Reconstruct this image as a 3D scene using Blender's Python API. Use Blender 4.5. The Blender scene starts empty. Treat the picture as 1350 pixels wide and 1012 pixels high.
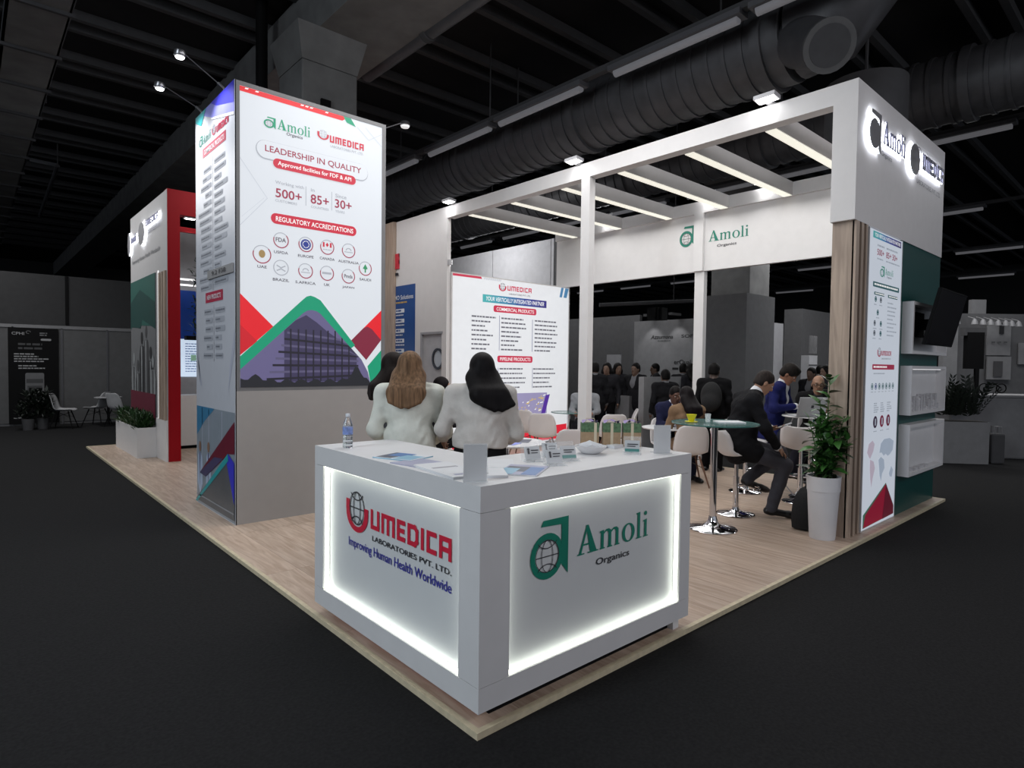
import bpy, bmesh, math, random
import numpy as np
from mathutils import Vector, Matrix
random.seed(7); rng = np.random.default_rng(5)
PI = math.pi
SC = bpy.context.scene
COL = SC.collection

# ------------------------------------------------------------------ camera
CAM = np.array([-1.659, -2.0562, 1.6294])
ROT = np.array([[0.7456913, -0.66617644, 0.01238684],
                [-0.01225655, -0.03230232, -0.99940299],
                [0.66617885, 0.7450943, -0.03225258]])      # right, down, forward
cd = bpy.data.cameras.new('camera'); cam = bpy.data.objects.new('camera', cd); COL.objects.link(cam)
cd.sensor_width = 36.0; cd.lens = 36.0 * 805.8 / 1350.0; cd.clip_end = 200
mw = Matrix.Identity(4)
for i in range(3):
    mw[i][0] = ROT[0][i]; mw[i][1] = -ROT[1][i]; mw[i][2] = -ROT[2][i]; mw[i][3] = CAM[i]
cam.matrix_world = mw
SC.camera = cam

def at(u, v, d):
    """measured picture point at a known distance -> place in the hall"""
    r = ROT.T @ np.array([(u - 675) / 805.8, (v - 506) / 805.8, 1.0])
    return CAM + r * d

# ------------------------------------------------------------------ world, lamps, exposure
w = bpy.data.worlds.new('hall_ambient'); SC.world = w; w.use_nodes = True
bgn = w.node_tree.nodes['Background']
bgn.inputs[0].default_value = (0.80, 0.88, 1.0, 1); bgn.inputs[1].default_value = 0.45
SC.view_settings.view_transform = 'Standard'; SC.view_settings.look = 'None'
SC.view_settings.exposure = 0.0; SC.view_settings.gamma = 1.0
SC.view_settings.use_curve_mapping = False

def area_lamp(name, loc, to, size, power, color=(1, 1, 1), sy=None):
    l = bpy.data.lights.new(name, 'AREA'); l.energy = power; l.color = color
    l.shape = 'RECTANGLE'; l.size = size; l.size_y = sy or size
    o = bpy.data.objects.new(name, l); COL.objects.link(o); o.location = loc
    o.rotation_euler = (Vector(to) - Vector(loc)).to_track_quat('-Z', 'Y').to_euler()
    return o
def spot_lamp(name, loc, to, power, ang=1.6, color=(1, 1, 1), blend=.6, rad=.05):
    l = bpy.data.lights.new(name, 'SPOT'); l.energy = power; l.color = color
    l.spot_size = ang; l.spot_blend = blend; l.shadow_soft_size = rad
    o = bpy.data.objects.new(name, l); COL.objects.link(o); o.location = loc
    o.rotation_euler = (Vector(to) - Vector(loc)).to_track_quat('-Z', 'Y').to_euler()
    return o
# fluorescent rows of the hall, over and behind the photographer
area_lamp('hall_lamp', (-6, 1, 5.3), (0, 1.5, 0), 1.2, 400, (.86, .94, 1), 7)
area_lamp('hall_lamp', (2, -6.5, 5.3), (2.5, 0, .6), 6, 170, (1, .96, .98), 1.2)
# the booth's own rafters and floodlights
area_lamp('booth_lamp', (6.0, 3.2, 4.05), (6.0, 3.2, 0), 2.4, 78, (1, .99, .97), 5.5)
area_lamp('booth_lamp', (2.4, 2.6, 4.9), (2.3, 2.6, 0), 3.0, 125, (1, .985, .97), 3.2)
area_lamp('booth_lamp', (2.6, 7.4, 4.6), (2.4, 7.4, 0), 2.5, 55, (1, .985, .97), 3.0)
spot_lamp('corner_lamp', (4.75, 6.75, 3.45), (8.2, 9.3, 3.9), 60, 1.7, rad=.1)
area_lamp('hall_lamp', (6.6, 9, 4.4), (8.2, 9.5, 3.6), .8, 40)  # extra lamp added to brighten the pale panelled wall, not a hall fixture
# fluorescent rows over the rest of the hall
for x, y, pw in ((-1.5, 13, 230), (13.5, 1.5, 260), (9.7, 9.6, 230), (22, 3, 200)):
    area_lamp('hall_lamp', (x, y, 5.4), (x, y, 0), 1.0, pw, (1, 1, 1), 7)

# ------------------------------------------------------------------ materials
def lin(c):
    if isinstance(c, str):
        c = [int(c[i:i + 2], 16) / 255 for i in (0, 2, 4)]
    return tuple((x / 12.92 if x <= .04045 else ((x + .055) / 1.055) ** 2.4) for x in c)
MATS = {}
def mat(name, col, rough=.5, metal=0, emit=0, var=.06, scale=8, bump=0, trans=0, alpha=1, coat=0, spec=.5, ecol=None):
    if name in MATS: return MATS[name]
    m = bpy.data.materials.new(name); MATS[name] = m; m.use_nodes = True
    nt = m.node_tree; b = nt.nodes['Principled BSDF']; c = lin(col)
    tc = nt.nodes.new('ShaderNodeTexCoord'); nz = nt.nodes.new('ShaderNodeTexNoise')
    nz.inputs['Scale'].default_value = scale; nz.inputs['Detail'].default_value = 5
    nt.links.new(tc.outputs['Object'], nz.inputs['Vector'])
    rp = nt.nodes.new('ShaderNodeValToRGB')
    rp.color_ramp.elements[0].position = .3; rp.color_ramp.elements[1].position = .7
    rp.color_ramp.elements[0].color = (*[x * (1 - var) for x in c], 1)
    rp.color_ramp.elements[1].color = (*[min(1, x * (1 + var)) for x in c], 1)
    nt.links.new(nz.outputs[0], rp.inputs[0]); nt.links.new(rp.outputs[0], b.inputs['Base Color'])
    b.inputs['Roughness'].default_value = rough; b.inputs['Metallic'].default_value = metal
    b.inputs['Specular IOR Level'].default_value = spec
    if trans: b.inputs['Transmission Weight'].default_value = trans; b.inputs['IOR'].default_value = 1.45
    if alpha < 1: b.inputs['Alpha'].default_value = alpha
    if coat: b.inputs['Coat Weight'].default_value = coat
    if name.startswith('lit'):
        for e_ in rp.color_ramp.elements: e_.color = (*[x * .3 for x in list(e_.color)[:3]], 1)
    if emit:
        b.inputs['Emission Color'].default_value = (*(lin(ecol) if ecol else c), 1); b.inputs['Emission Strength'].default_value = emit
    if bump:
        bp = nt.nodes.new('ShaderNodeBump'); bp.inputs['Strength'].default_value = bump; bp.inputs['Distance'].default_value = .03 if name.startswith('cloth') else .01
        nt.links.new(nz.outputs[0], bp.inputs['Height']); nt.links.new(bp.outputs[0], b.inputs['Normal'])
    return m
def wood(name, c1, c2, axis='Y', rough=.45, sc=1.0):
    m = bpy.data.materials.new(name); MATS[name] = m; m.use_nodes = True
    nt = m.node_tree; b = nt.nodes['Principled BSDF']
    tc = nt.nodes.new('ShaderNodeTexCoord'); mp = nt.nodes.new('ShaderNodeMapping')
    s = {'Y': (9, .9, 9), 'Z': (9, 9, .7), 'X': (.9, 9, 9)}[axis]
    mp.inputs['Scale'].default_value = [x * sc for x in s]
    oi = nt.nodes.new('ShaderNodeObjectInfo'); ad = nt.nodes.new('ShaderNodeVectorMath'); ad.operation = 'ADD'
    ml = nt.nodes.new('ShaderNodeVectorMath'); ml.operation = 'SCALE'; ml.inputs[3].default_value = 13
    cb = nt.nodes.new('ShaderNodeCombineXYZ')
    for k in range(3): nt.links.new(oi.outputs['Random'], cb.inputs[k])
    nt.links.new(cb.outputs[0], ml.inputs[0]); nt.links.new(tc.outputs['Object'], ad.inputs[0]); nt.links.new(ml.outputs[0], ad.inputs[1])
    nt.links.new(ad.outputs[0], mp.inputs['Vector'])
    nz = nt.nodes.new('ShaderNodeTexNoise'); nz.inputs['Scale'].default_value = 2.2; nz.inputs['Detail'].default_value = 7; nz.inputs['Distortion'].default_value = 1.2
    nt.links.new(mp.outputs[0], nz.inputs['Vector'])
    rp = nt.nodes.new('ShaderNodeValToRGB'); rp.color_ramp.elements[0].position = .34; rp.color_ramp.elements[1].position = .66
    rp.color_ramp.elements[0].color = (*lin(c1), 1); rp.color_ramp.elements[1].color = (*lin(c2), 1)
    nt.links.new(nz.outputs[0], rp.inputs[0])
    hs = nt.nodes.new('ShaderNodeHueSaturation'); mr = nt.nodes.new('ShaderNodeMapRange')
    mr.inputs[3].default_value = .92; mr.inputs[4].default_value = 1.06
    nt.links.new(oi.outputs['Random'], mr.inputs[0]); nt.links.new(mr.outputs[0], hs.inputs['Value'])
    nt.links.new(rp.outputs[0], hs.inputs['Color']); nt.links.new(hs.outputs[0], b.inputs['Base Color'])
    b.inputs['Roughness'].default_value = rough
    return m

# ------------------------------------------------------------------ mesh helpers
V = lambda *a: np.array(a, float)
class MB:
    def __init__(s): s.v = []; s.f = []
    def add(s, vs, fs):
        n = len(s.v); s.v += [tuple(float(x) for x in p) for p in vs]; s.f += [tuple(i + n for i in f) for f in fs]; return s
    def box(s, x0, y0, z0, x1, y1, z1):
        e = getattr(s, 'nb', 0) * 4e-5; s.nb = getattr(s, 'nb', 0) + 1      # keeps joined boxes from sharing a plane
        x0, x1 = min(x0, x1) + e, max(x0, x1) - e; y0, y1 = min(y0, y1) + e, max(y0, y1) - e; z0, z1 = min(z0, z1) + e, max(z0, z1) - e
        return s.add([(x0, y0, z0), (x1, y0, z0), (x1, y1, z0), (x0, y1, z0), (x0, y0, z1), (x1, y0, z1), (x1, y1, z1), (x0, y1, z1)],
              [(0, 3, 2, 1), (4, 5, 6, 7), (0, 1, 5, 4), (1, 2, 6, 5), (2, 3, 7, 6), (3, 0, 4, 7)])
    def obox(s, c, ax, hx, hy, hz):
        """oriented box: ax = 3 axes"""
        c = np.array(c, float); a = [np.array(q, float) for q in ax]
        vs = [c + sx * hx * a[0] + sy * hy * a[1] + sz * hz * a[2] for sz in (-1, 1) for sx, sy in ((-1, -1), (1, -1), (1, 1), (-1, 1))]
        return s.add(vs, [(0, 3, 2, 1), (4, 5, 6, 7), (0, 1, 5, 4), (1, 2, 6, 5), (2, 3, 7, 6), (3, 0, 4, 7)])
    def prism(s, poly, z0, z1):
        n = len(poly)
        vs = [(x, y, z0) for x, y in poly] + [(x, y, z1) for x, y in poly]
        fs = [tuple(range(n))[::-1], tuple(range(n, 2 * n))] + [(i, (i + 1) % n, n + (i + 1) % n, n + i) for i in range(n)]
        return s.add(vs, fs)
    def tube(s, pts, r, n=10, caps=True):
        P = [np.array(p, float) for p in pts]; rs = r if isinstance(r, (list, tuple)) else [r] * len(P)
        vs = []; up = None
        for i, p in enumerate(P):
            t = P[min(i + 1, len(P) - 1)] - P[max(i - 1, 0)]; t = t / (np.linalg.norm(t) + 1e-9)
            if up is None: up = V(0, 0, 1) if abs(t[2]) < .9 else V(1, 0, 0)
            a = np.cross(t, up); a /= np.linalg.norm(a) + 1e-9; b = np.cross(a, t); up = b
            for k in range(n):
                q = 2 * PI * k / n; vs.append(p + rs[i] * (math.cos(q) * a + math.sin(q) * b))
        fs = [(i * n + k, i * n + (k + 1) % n, (i + 1) * n + (k + 1) % n, (i + 1) * n + k) for i in range(len(P) - 1) for k in range(n)]
        if caps: fs += [tuple(range(n))[::-1], tuple(range((len(P) - 1) * n, len(P) * n))]
        return s.add(vs, fs)
    def lathe(s, prof, c=(0, 0, 0), n=24):
        vs = []
        for r, z in prof:
            for k in range(n):
                q = 2 * PI * k / n; vs.append((c[0] + r * math.cos(q), c[1] + r * math.sin(q), c[2] + z))
        m = len(prof)
        fs = [(i * n + k, i * n + (k + 1) % n, (i + 1) * n + (k + 1) % n, (i + 1) * n + k) for i in range(m - 1) for k in range(n)]
        fs += [tuple(range(n))[::-1], tuple(range((m - 1) * n, m * n))]
        return s.add(vs, fs)
    def build(s, name, m, parent=None, smooth=False, bevel=0, solid=0):
        me = bpy.data.meshes.new(name); me.from_pydata(s.v, [], s.f); me.update()
        return link(name, me, m, parent, smooth, bevel, solid)
def link(name, me, m, parent=None, smooth=False, bevel=0, solid=0):
    if m: me.materials.append(m)
    if smooth:
        for p in me.polygons: p.use_smooth = True
        try: me.set_sharp_from_angle(angle=math.radians(40))
        except Exception: pass
    o = bpy.data.objects.new(name, me); COL.objects.link(o)
    if parent:
        o.parent = parent
        o.matrix_parent_inverse = wm(parent).inverted()
    if bevel:
        b = o.modifiers.new('bevel', 'BEVEL'); b.width = bevel; b.segments = 2; b.limit_method = 'ANGLE'
    if solid:
        b = o.modifiers.new('solid', 'SOLIDIFY'); b.thickness = solid; b.offset = 0
    return o
def wm(o):
    """world matrix without a depsgraph update"""
    M = Matrix.LocRotScale(o.location, o.rotation_euler, o.scale)
    return M if not o.parent else wm(o.parent) @ o.matrix_parent_inverse @ M
def tag(o, label, cat=None, group=None, kind=None):
    if label: o['label'] = label
    if cat: o['category'] = cat
    if group: o['group'] = group
    if kind: o['kind'] = kind
    return o
def thing(name, label, cat, loc=(0, 0, 0), rz=0, group=None):
    o = bpy.data.objects.new(name, None); COL.objects.link(o); o.empty_display_size = .1
    o.location = [float(x) for x in loc]; o.rotation_euler = (0, 0, rz)
    return tag(o, label, cat, group)
def dup(root, loc, rz=None, label=None):
    def cp(o, par):
        c = o.copy(); COL.objects.link(c)
        if par: c.parent = par
        for ch in list(o.children): cp(ch, c)
        return c
    r = cp(root, None); r.location = [float(x) for x in loc]
    if rz is not None: r.rotation_euler = (0, 0, rz)
    if label: r['label'] = label
    return r
# geometry given in a thing's own frame: build at identity, then parent without inverse
def local(o, parent):
    o.parent = parent; o.matrix_parent_inverse = Matrix.Identity(4); return o
ORD = ['nearest', 'second', 'third', 'fourth', 'fifth', 'sixth', 'seventh', 'eighth', 'ninth', 'tenth', 'eleventh', 'twelfth']
def struct(o, label=None):
    o['kind'] = 'structure'
    if label: o['label'] = label
    return o

# ------------------------------------------------------------------ flat print on a face
class Face:
    def __init__(s, o, u, v, n): s.o, s.u, s.v, s.n = map(lambda q: np.array(q, float), (o, u, v, n))
    def pt(s, a, b, c=0): return s.o + a * s.u + b * s.v + c * s.n
TXT = []
EPS = .0012
def flat(F, polys, name, m, parent, layer=1, depth=0, label=None):
    mb = MB()
    for i_, P in enumerate(polys):
        n = len(P); c = .002 + EPS * layer + (i_ % 24) * 3e-5
        if depth:
            vs = [F.pt(a, b, c) for a, b in P] + [F.pt(a, b, c + depth) for a, b in P]
            mb.add(vs, [tuple(range(n)), tuple(range(n, 2 * n))] + [(i, (i + 1) % n, n + (i + 1) % n, n + i) for i in range(n)])
        else: mb.add([F.pt(a, b, c) for a, b in P], [tuple(range(n))])
    o = mb.build(name, m, parent)
    if label: o['label'] = label
    return o
def rect(a0, b0, a1, b1): return [(a0, b0), (a1, b0), (a1, b1), (a0, b1)]
def rrect(a0, b0, a1, b1, r=None, n=6):
    a0, a1 = min(a0, a1), max(a0, a1); b0, b1 = min(b0, b1), max(b0, b1)
    r = min(r or 1e9, (a1 - a0) / 2, (b1 - b0) / 2); out = []
    for cx, cy, q in ((a1 - r, b1 - r, 0), (a0 + r, b1 - r, PI / 2), (a0 + r, b0 + r, PI), (a1 - r, b0 + r, 1.5 * PI)):
        for k in range(n + 1):
            t = q + PI / 2 * k / n; out.append((cx + r * math.cos(t), cy + r * math.sin(t)))
    return out
def ell(ca, cb, ra, rb, n=24): return [(ca + ra * math.cos(2 * PI * k / n), cb + rb * math.sin(2 * PI * k / n)) for k in range(n)]
def ring(ca, cb, ra, rb, ia, ib, t0=0, t1=2 * PI, n=28):
    out = []
    for k in range(n):
        p, q = t0 + (t1 - t0) * k / n, t0 + (t1 - t0) * (k + 1) / n
        out.append([(ca + ra * math.cos(p), cb + rb * math.sin(p)), (ca + ra * math.cos(q), cb + rb * math.sin(q)),
                    (ca + ia * math.cos(q), cb + ib * math.sin(q)), (ca + ia * math.cos(p), cb + ib * math.sin(p))])
    return out
def stroke(pts, w):
    out = []
    for (a, b), (c, d) in zip(pts[:-1], pts[1:]):
        L = math.hypot(c - a, d - b) + 1e-9; x, y = (c - a) / L * w / 2, (d - b) / L * w / 2
        out.append([(a - x - y, b - y + x), (c + x - y, d + y + x), (c + x + y, d + y - x), (a - x + y, b - y - x)])
    return out
def txt(F, s, a0, b0, a1, b1, name, m, parent, layer=2, depth=0, shear=0):
    cu = bpy.data.curves.new('t', 'FONT'); cu.body = s; cu.resolution_u = 3; cu.shear = shear; cu.offset = .012
    o = bpy.data.objects.new('t', cu); COL.objects.link(o)
    TXT.append((o, F, a0, b0, a1, b1, name, m, parent, layer, depth))
def flush_text():
    bpy.context.view_layer.update(); dg = bpy.context.evaluated_depsgraph_get(); jobs = []
    for J in TXT:
        me = J[0].evaluated_get(dg).to_mesh()
        jobs.append(([tuple(v.co) for v in me.vertices], [tuple(p.vertices) for p in me.polygons], J))
        J[0].evaluated_get(dg).to_mesh_clear()
    for vs, fs, (o, F, a0, b0, a1, b1, name, m, parent, layer, depth) in jobs:
        cu = o.data; bpy.data.objects.remove(o); bpy.data.curves.remove(cu)
        xs = [v[0] for v in vs]; ys = [v[1] for v in vs]; x0, x1, y0, y1 = min(xs), max(xs), min(ys), max(ys)
        c = .002 + EPS * layer
        P = [(a0 + (a1 - a0) * (x - x0) / (x1 - x0), b0 + (b1 - b0) * (y - y0) / max(y1 - y0, 1e-6)) for x, y, z in vs]
        if not depth:
            MB().add([F.pt(a, b, c) for a, b in P], fs).build(name, m, parent)
        else:
            bm = bmesh.new(); bv = [bm.verts.new(F.pt(a, b, c)) for a, b in P]
            for f in fs:
                try: bm.faces.new([bv[i] for i in f])
                except ValueError: pass
            r = bmesh.ops.extrude_face_region(bm, geom=bm.faces[:])
            for e in r['geom']:
                if isinstance(e, bmesh.types.BMVert): e.co += Vector(F.n * depth)
            me = bpy.data.meshes.new(name); bm.to_mesh(me); bm.free(); link(name, me, m, parent)
    TXT.clear()
def mapbox(polys, a0, b0, a1, b1):
    return [[(a0 + (a1 - a0) * x, b0 + (b1 - b0) * y) for x, y in P] for P in polys]

# emblems and letter shapes of the two companies on the stand (unit boxes)
GLOBE = lambda cx, cy, rx, ry, w: (ring(cx, cy, rx, ry, rx - w, ry - w, n=24) + ring(cx, cy, rx * .5, ry, rx * .5 - w, ry - w, n=20)
        + [rect(cx - rx, cy - w / 2, cx + rx, cy + w / 2)] + ring(cx, cy + ry * 1.25, rx * .95, ry * .8, rx * .95 - w, ry * .8 - w, PI * 1.17, PI * 1.83, 10)
        + ring(cx, cy - ry * 1.25, rx * .95, ry * .8, rx * .95 - w, ry * .8 - w, PI * .17, PI * .83, 10))
A_MARK = ring(.40, .39, .46, .39, .33, .28) + [[(.22, .90), (.28, 1.0), (1.0, 1.0), (1.0, .90), (.80, .88)], [(1.0, 1.0), (1.0, .0), (.80, .2), (.80, .90)]]
A_GLOBE = GLOBE(.40, .39, .33, .28, .016)
U_MARK = ring(.5, .5, .5, .5, .33, .36, PI * .98, PI * 2.02, 22) + [rect(0, .5, .17, .78), rect(.83, .5, 1.0, .66)]
U_GLOBE = GLOBE(.5, .6, .34, .42, .03)
def serif_amoli():
    P = [[(.105, 1), (.14, 1), (.25, .04), (.165, .04)], [(.115, 1), (.13, .92), (.05, .04), (.02, .04)], rect(.05, .30, .19, .36),
         rect(0, 0, .09, .045), rect(.135, 0, .272, .045)]
    for x in (.308, .412, .515): P += [rect(x, .02, x + .038, .60), rect(x - .016, 0, x + .054, .045)]
    P += [[(.292, .60), (.292, .65), (.346, .68), (.346, .55)]]
    for x in (.346, .450):
        P += [[(x, .52), (x, .60), (x + .035, .68), (x + .072, .68), (x + .103, .60), (x + .066, .52), (x + .05, .60), (x + .03, .60)]]
    P += ring(.700, .335, .094, .35, .052, .30)
    P += [rect(.838, .02, .876, .98), rect(.815, 0, .900, .045), [(.815, .93), (.815, .97), (.876, 1.0), (.876, .9)]]
    P += [rect(.943, .02, .981, .62), rect(.922, 0, 1.0, .045), [(.922, .60), (.922, .64), (.981, .68), (.981, .55)], ell(.962, .90, .024, .085, 12)]
    return P
def umedica(a0, b0, a1, b1):
    L = [('U', 0, .125), ('M', .155, .335), ('E', .365, .47), ('D', .50, .63), ('I', .662, .662), ('C', .728, .838), ('A', .868, 1.0)]
    S = {'U': [[(0, 1), (0, 0), (1, 0), (1, 1)]], 'M': [[(0, 0), (0, 1), (1, 1), (1, 0)], [(.5, 1), (.5, 0)]],
         'E': [[(1, 1), (0, 1), (0, 0), (1, 0)], [(0, .5), (.85, .5)]], 'D': [[(0, 0), (0, 1), (.75, 1), (1, .8), (1, .2), (.75, 0), (0, 0)]],
         'I': [[(0, 0), (0, 1)]], 'C': [[(1, 1), (0, 1), (0, 0), (1, 0)]], 'A': [[(0, 0), (0, 1), (1, 1), (1, 0)], [(0, .42), (1, .42)]]}
    h = abs(b1 - b0); wd = h * .225; sg = 1 if a1 > a0 else -1; W = abs(a1 - a0); out = []
    for ch, x0, x1 in L:
        l = a0 + sg * (x0 * W + wd / 2); r = a0 + sg * (x1 * W - wd / 2) if x1 > x0 else l
        for pl in S[ch]: out += stroke([(l + (r - l) * x, b0 + wd / 2 + (h - wd) * y) for x, y in pl], wd)
    return out
def amoli_logo(F, mk, tx, og, cg, cd, parent, layer=2, depth=0, gcol=None):
    flat(F, mapbox(A_MARK, *mk), 'emblem', cg, parent, layer, depth)
    flat(F, mapbox(A_GLOBE, *mk), 'globe_lines', gcol or cd, parent, layer + 1, depth)
    flat(F, mapbox(serif_amoli(), *tx), 'lettering', cg, parent, layer, depth)
    if og: txt(F, 'Organics', *og, 'lettering', cd, parent, layer, depth)
def umedica_logo(F, mk, tx, lb, cr, cd, parent, layer=2, depth=0):
    flat(F, mapbox(U_MARK, *mk), 'emblem', cr, parent, layer, depth)
    flat(F, mapbox(U_GLOBE, *mk), 'globe_lines', cd, parent, layer + 1, depth)
    flat(F, umedica(*tx), 'lettering', cr, parent, layer, depth)
    if lb: txt(F, 'LABORATORIES PVT. LTD.', *lb, 'lettering', cd, parent, layer, depth)
def greek(F, a0, a1, b, h, m, parent, layer=2, name='print_line', n=1, db=0, seed=0):
    """lines of small print too small to read in the photograph"""
    r = random.Random(seed + int(abs(b) * 1000) + int(abs(a0) * 977)); P = []; sg = 1 if a1 > a0 else -1
    for i in range(n):
        x = 0; L = abs(a1 - a0) * r.uniform(.5, 1.0)
        while x < L:
            ww = r.uniform(1.2, 4.0) * h; ww = min(ww, L - x)
            if ww > .3 * h: P.append(rect(a0 + sg * x, b - i * db, a0 + sg * (x + ww), b - i * db + h))
            x += ww + h * .5
    return flat(F, P, name, m, parent, layer)

# ------------------------------------------------------------------ the setting: exhibition hall
M_carpet = mat('carpet_dark', '202021', .95, var=.25, scale=60, bump=.3, spec=.1)
M_hallwall = mat('hall_wall_grey', '3c3c3d', .9, spec=.1)
M_hallpanel = mat('system_panel_grey', '565657', .8, spec=.2)
M_hallframe = mat('system_frame_grey', '707072', .5)
M_ceil = mat('ceiling_black', '242426', .95, spec=.1)
M_joist = mat('joist_dark', '464648', .9, spec=.1)
M_concrete = mat('concrete_grey', '6c6c6c', .95, var=.15, scale=3, spec=.1)
M_duct = mat('duct_metal', '4c4c4f', .5, metal=.3, var=.15, scale=5)
M_black = mat('black_matte', '0c0c0d', .7, spec=.12)
M_tube = mat('fluorescent_tube', '66666a', .4, emit=.5)
M_fixture = mat('fixture_grey', '4c4c50', .5)

fl = MB().box(-30, -14, -.09, 48, 42, -.03).build('floor', M_carpet); struct(fl)
ce = MB().box(-30, -14, 7.0, 48, 42, 7.1).build('ceiling', M_ceil); struct(ce)
mb_proto = None
for i, y in enumerate(np.arange(-6.6, 34, 1.62)):
    for dx in (0, .42):
        j = MB().box(-28, y + dx, 6.86, 46, y + dx + .10, 7.0).build('joist', M_joist, ce)
beam = MB().box(2.0, -12, 6.2, 3.13, 40, 6.9).build('concrete_beam', M_concrete, ce)
MB().tube([(3.22, -10, 6.25), (3.22, 7.0, 6.25)], .11, 12).build('pipe', M_duct, ce, True)
for yy in (-2, 1.5, 5.2): MB().tube([(3.22, yy, 6.25), (3.22, yy + .1, 6.25)], .135, 12).build('pipe_collar', M_joist, ce, True)
def column(n, x0, y0, x1, y1, flare):
    t = thing('concrete_column', n, 'column', ((x0 + x1) / 2, (y0 + y1) / 2, -.03)); t['kind'] = 'structure'
    MB().box(x0, y0, -.03, x1, y1, 5.75).build('column_shaft', M_concrete, t, bevel=.02)
    a = MB(); a.add([(x0, y0, 5.75), (x1, y0, 5.75), (x1, y1, 5.75), (x0, y1, 5.75), (x0 - flare, y0 - flare, 6.2), (x1 + flare, y0 - flare, 6.2), (x1 + flare, y1 + flare, 6.2), (x0 - flare, y1 + flare, 6.2)],
          [(0, 3, 2, 1), (4, 5, 6, 7), (0, 1, 5, 4), (1, 2, 6, 5), (2, 3, 7, 6), (3, 0, 4, 7)]); a.build('column_capital', M_concrete, t)
    return t
c1 = column('big grey concrete column rising behind the illuminated tower', 1.79, 6.15, 2.61, 6.97, .10)
MB().box(2.05, 6.11, 5.05, 2.19, 6.152, 5.27).build('junction_box', M_black, c1)
MB().box(2.25, 6.12, 4.95, 2.31, 6.152, 5.07).build('switch_box', M_black, c1)
MB().tube([(2.12, 6.13, 5.05), (2.12, 6.13, 4.5)], .012, 6).build('conduit', M_joist, c1)
MB().tube([(2.28, 6.13, 4.95), (2.28, 6.13, 4.5)], .01, 6).build('conduit', M_joist, c1)
t = thing('drain_pipe', 'slim vertical pipe beside the big concrete column behind the tower', 'pipe', (1.70, 7.41, -.03))
MB().tube([(1.70, 7.41, -.03), (1.70, 7.41, 5.1)], .07, 12).build('pipe', M_hallpanel, t, True)
MB().tube([(1.70, 7.41, 5.1), (1.70, 7.41, 7.0)], .085, 12).build('pipe_sleeve', M_black, t, True)
column('distant grey concrete column above the plain grey block behind the bar tables', 12.1, 5.0, 13.1, 6.0, .2)

unit = lambda v: np.array(v, float) / np.linalg.norm(v)
# long ribbed ducts
def duct(x, y0, y1, z, r, lab):
    t = thing('ventilation_duct', lab, 'duct', (x, (y0 + y1) / 2, z))
    MB().tube([(x, y0, z), (x, y1, z)], r, 28).build('duct_pipe', M_duct, t, True)
    y = y0 + .2; k = 0
    while y < y1:
        big = k % 13 == 0
        MB().tube([(x, y, z), (x, y + (.12 if big else .05), z)], r + (.05 if big else .02), 28).build('duct_rib', M_duct, t, True)
        y += .23; k += 1
    for yy in np.arange(y0 + 1, y1, 4): MB().tube([(x, yy, z + r), (x, yy, 7.0)], .015, 6).build('hanger', M_joist, t)
    return t
d = duct(5.87, 1.3, 19, 5.6, .50, 'long round ribbed metal duct running over the open rafters')
MB().tube([(5.87, 1.25, 5.6), (5.87, .9, 5.62), (5.87, .65, 5.9), (5.87, .6, 6.4), (5.87, .6, 7)], .48, 24).build('duct_elbow', M_duct, d, True)
q = at(1092, 60, 6.45); q2 = q + unit(q - V(5.8, 1.3, 5.55)) * .04; MB().tube([(5.8, 1.3, 5.55), q], [.30, .24], 24).build('duct_outlet', M_duct, d, True); MB().tube([q, q2], .27, 24).build('outlet_flange', M_hallpanel, d, True); MB().tube([q2, q2 + (q2 - q) * .1], .21, 24).build('outlet_opening', M_joist, d, True)
MB().lathe([(.45, 0), (.45, .75)], (6.6, .75, 4.35), 28).build('duct_drum', M_joist, d, True); MB().tube([(6.6, .75, 5.1), (6.6, .75, 7)], .02, 6).build('hanger', M_joist, d)
duct(9.2, -6, 20, 5.75, .48, 'second round duct, farther out and lower right behind the white fascia')
# fluorescent rows
def light_row(x, ys, z, ln=1.5):
    t = thing('light_rail', 'dark ceiling rail carrying fluorescent lamps, ' + ROWN[x], 'light rail', (x, 0, z + .16))
    MB().box(x - .05, min(ys) - 1, z + .08, x + .05, max(ys) + 3, z + .16).build('rail', M_joist, t)
    for yy in (min(ys) - .5, sum(ys) / len(ys), max(ys) + 1): MB().tube([(x, yy, z + .16), (x, yy, 7)], .012, 6).build('hanger', M_joist, t)
    for k, y in enumerate(ys):
        f = thing('fluorescent_lamp', f'{ORD[k]} fluorescent lamp from the near end, {ROWN[x]}', 'lamp', (x, y, z), 0, f'lamps on the {ROWN[x]}')
        MB().box(x - .10, y, z + .02, x + .10, y + ln, z + .085).build('lamp_housing', M_fixture, f)
        MB().tube([(x, y + .06, z), (x, y + ln - .06, z)], .055, 10).build('lamp_tube', M_tube, f, True)
ROWN = {4.98: 'rail just left of the long duct', 11.05: 'rail beyond the second duct', 17.0: 'rail halfway across the hall', 23.6: 'rail far across the hall', 30.5: 'farthest rail'}
light_row(4.98, [-.5, 1.5, 3.9, 5.95, 8.2, 10.4, 12.6], 5.6, 1.9)
light_row(11.05, [-2.1, .0, 2.2, 4.4, 6.6, 8.8, 11, 13.2, 15.4], 5.6, 1.7)
light_row(17.0, [-4, -1.6, 1.5, 3.9, 6.5, 9, 11.5, 14, 16.5, 19], 5.6, 1.7)
light_row(23.6, [-5, -2, 1.7, 4.4, 7, 10, 13, 16, 19], 5.6, 1.9)
light_row(30.5, [-5, -1, 3, 7, 11, 15, 19], 5.6, 2)
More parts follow.
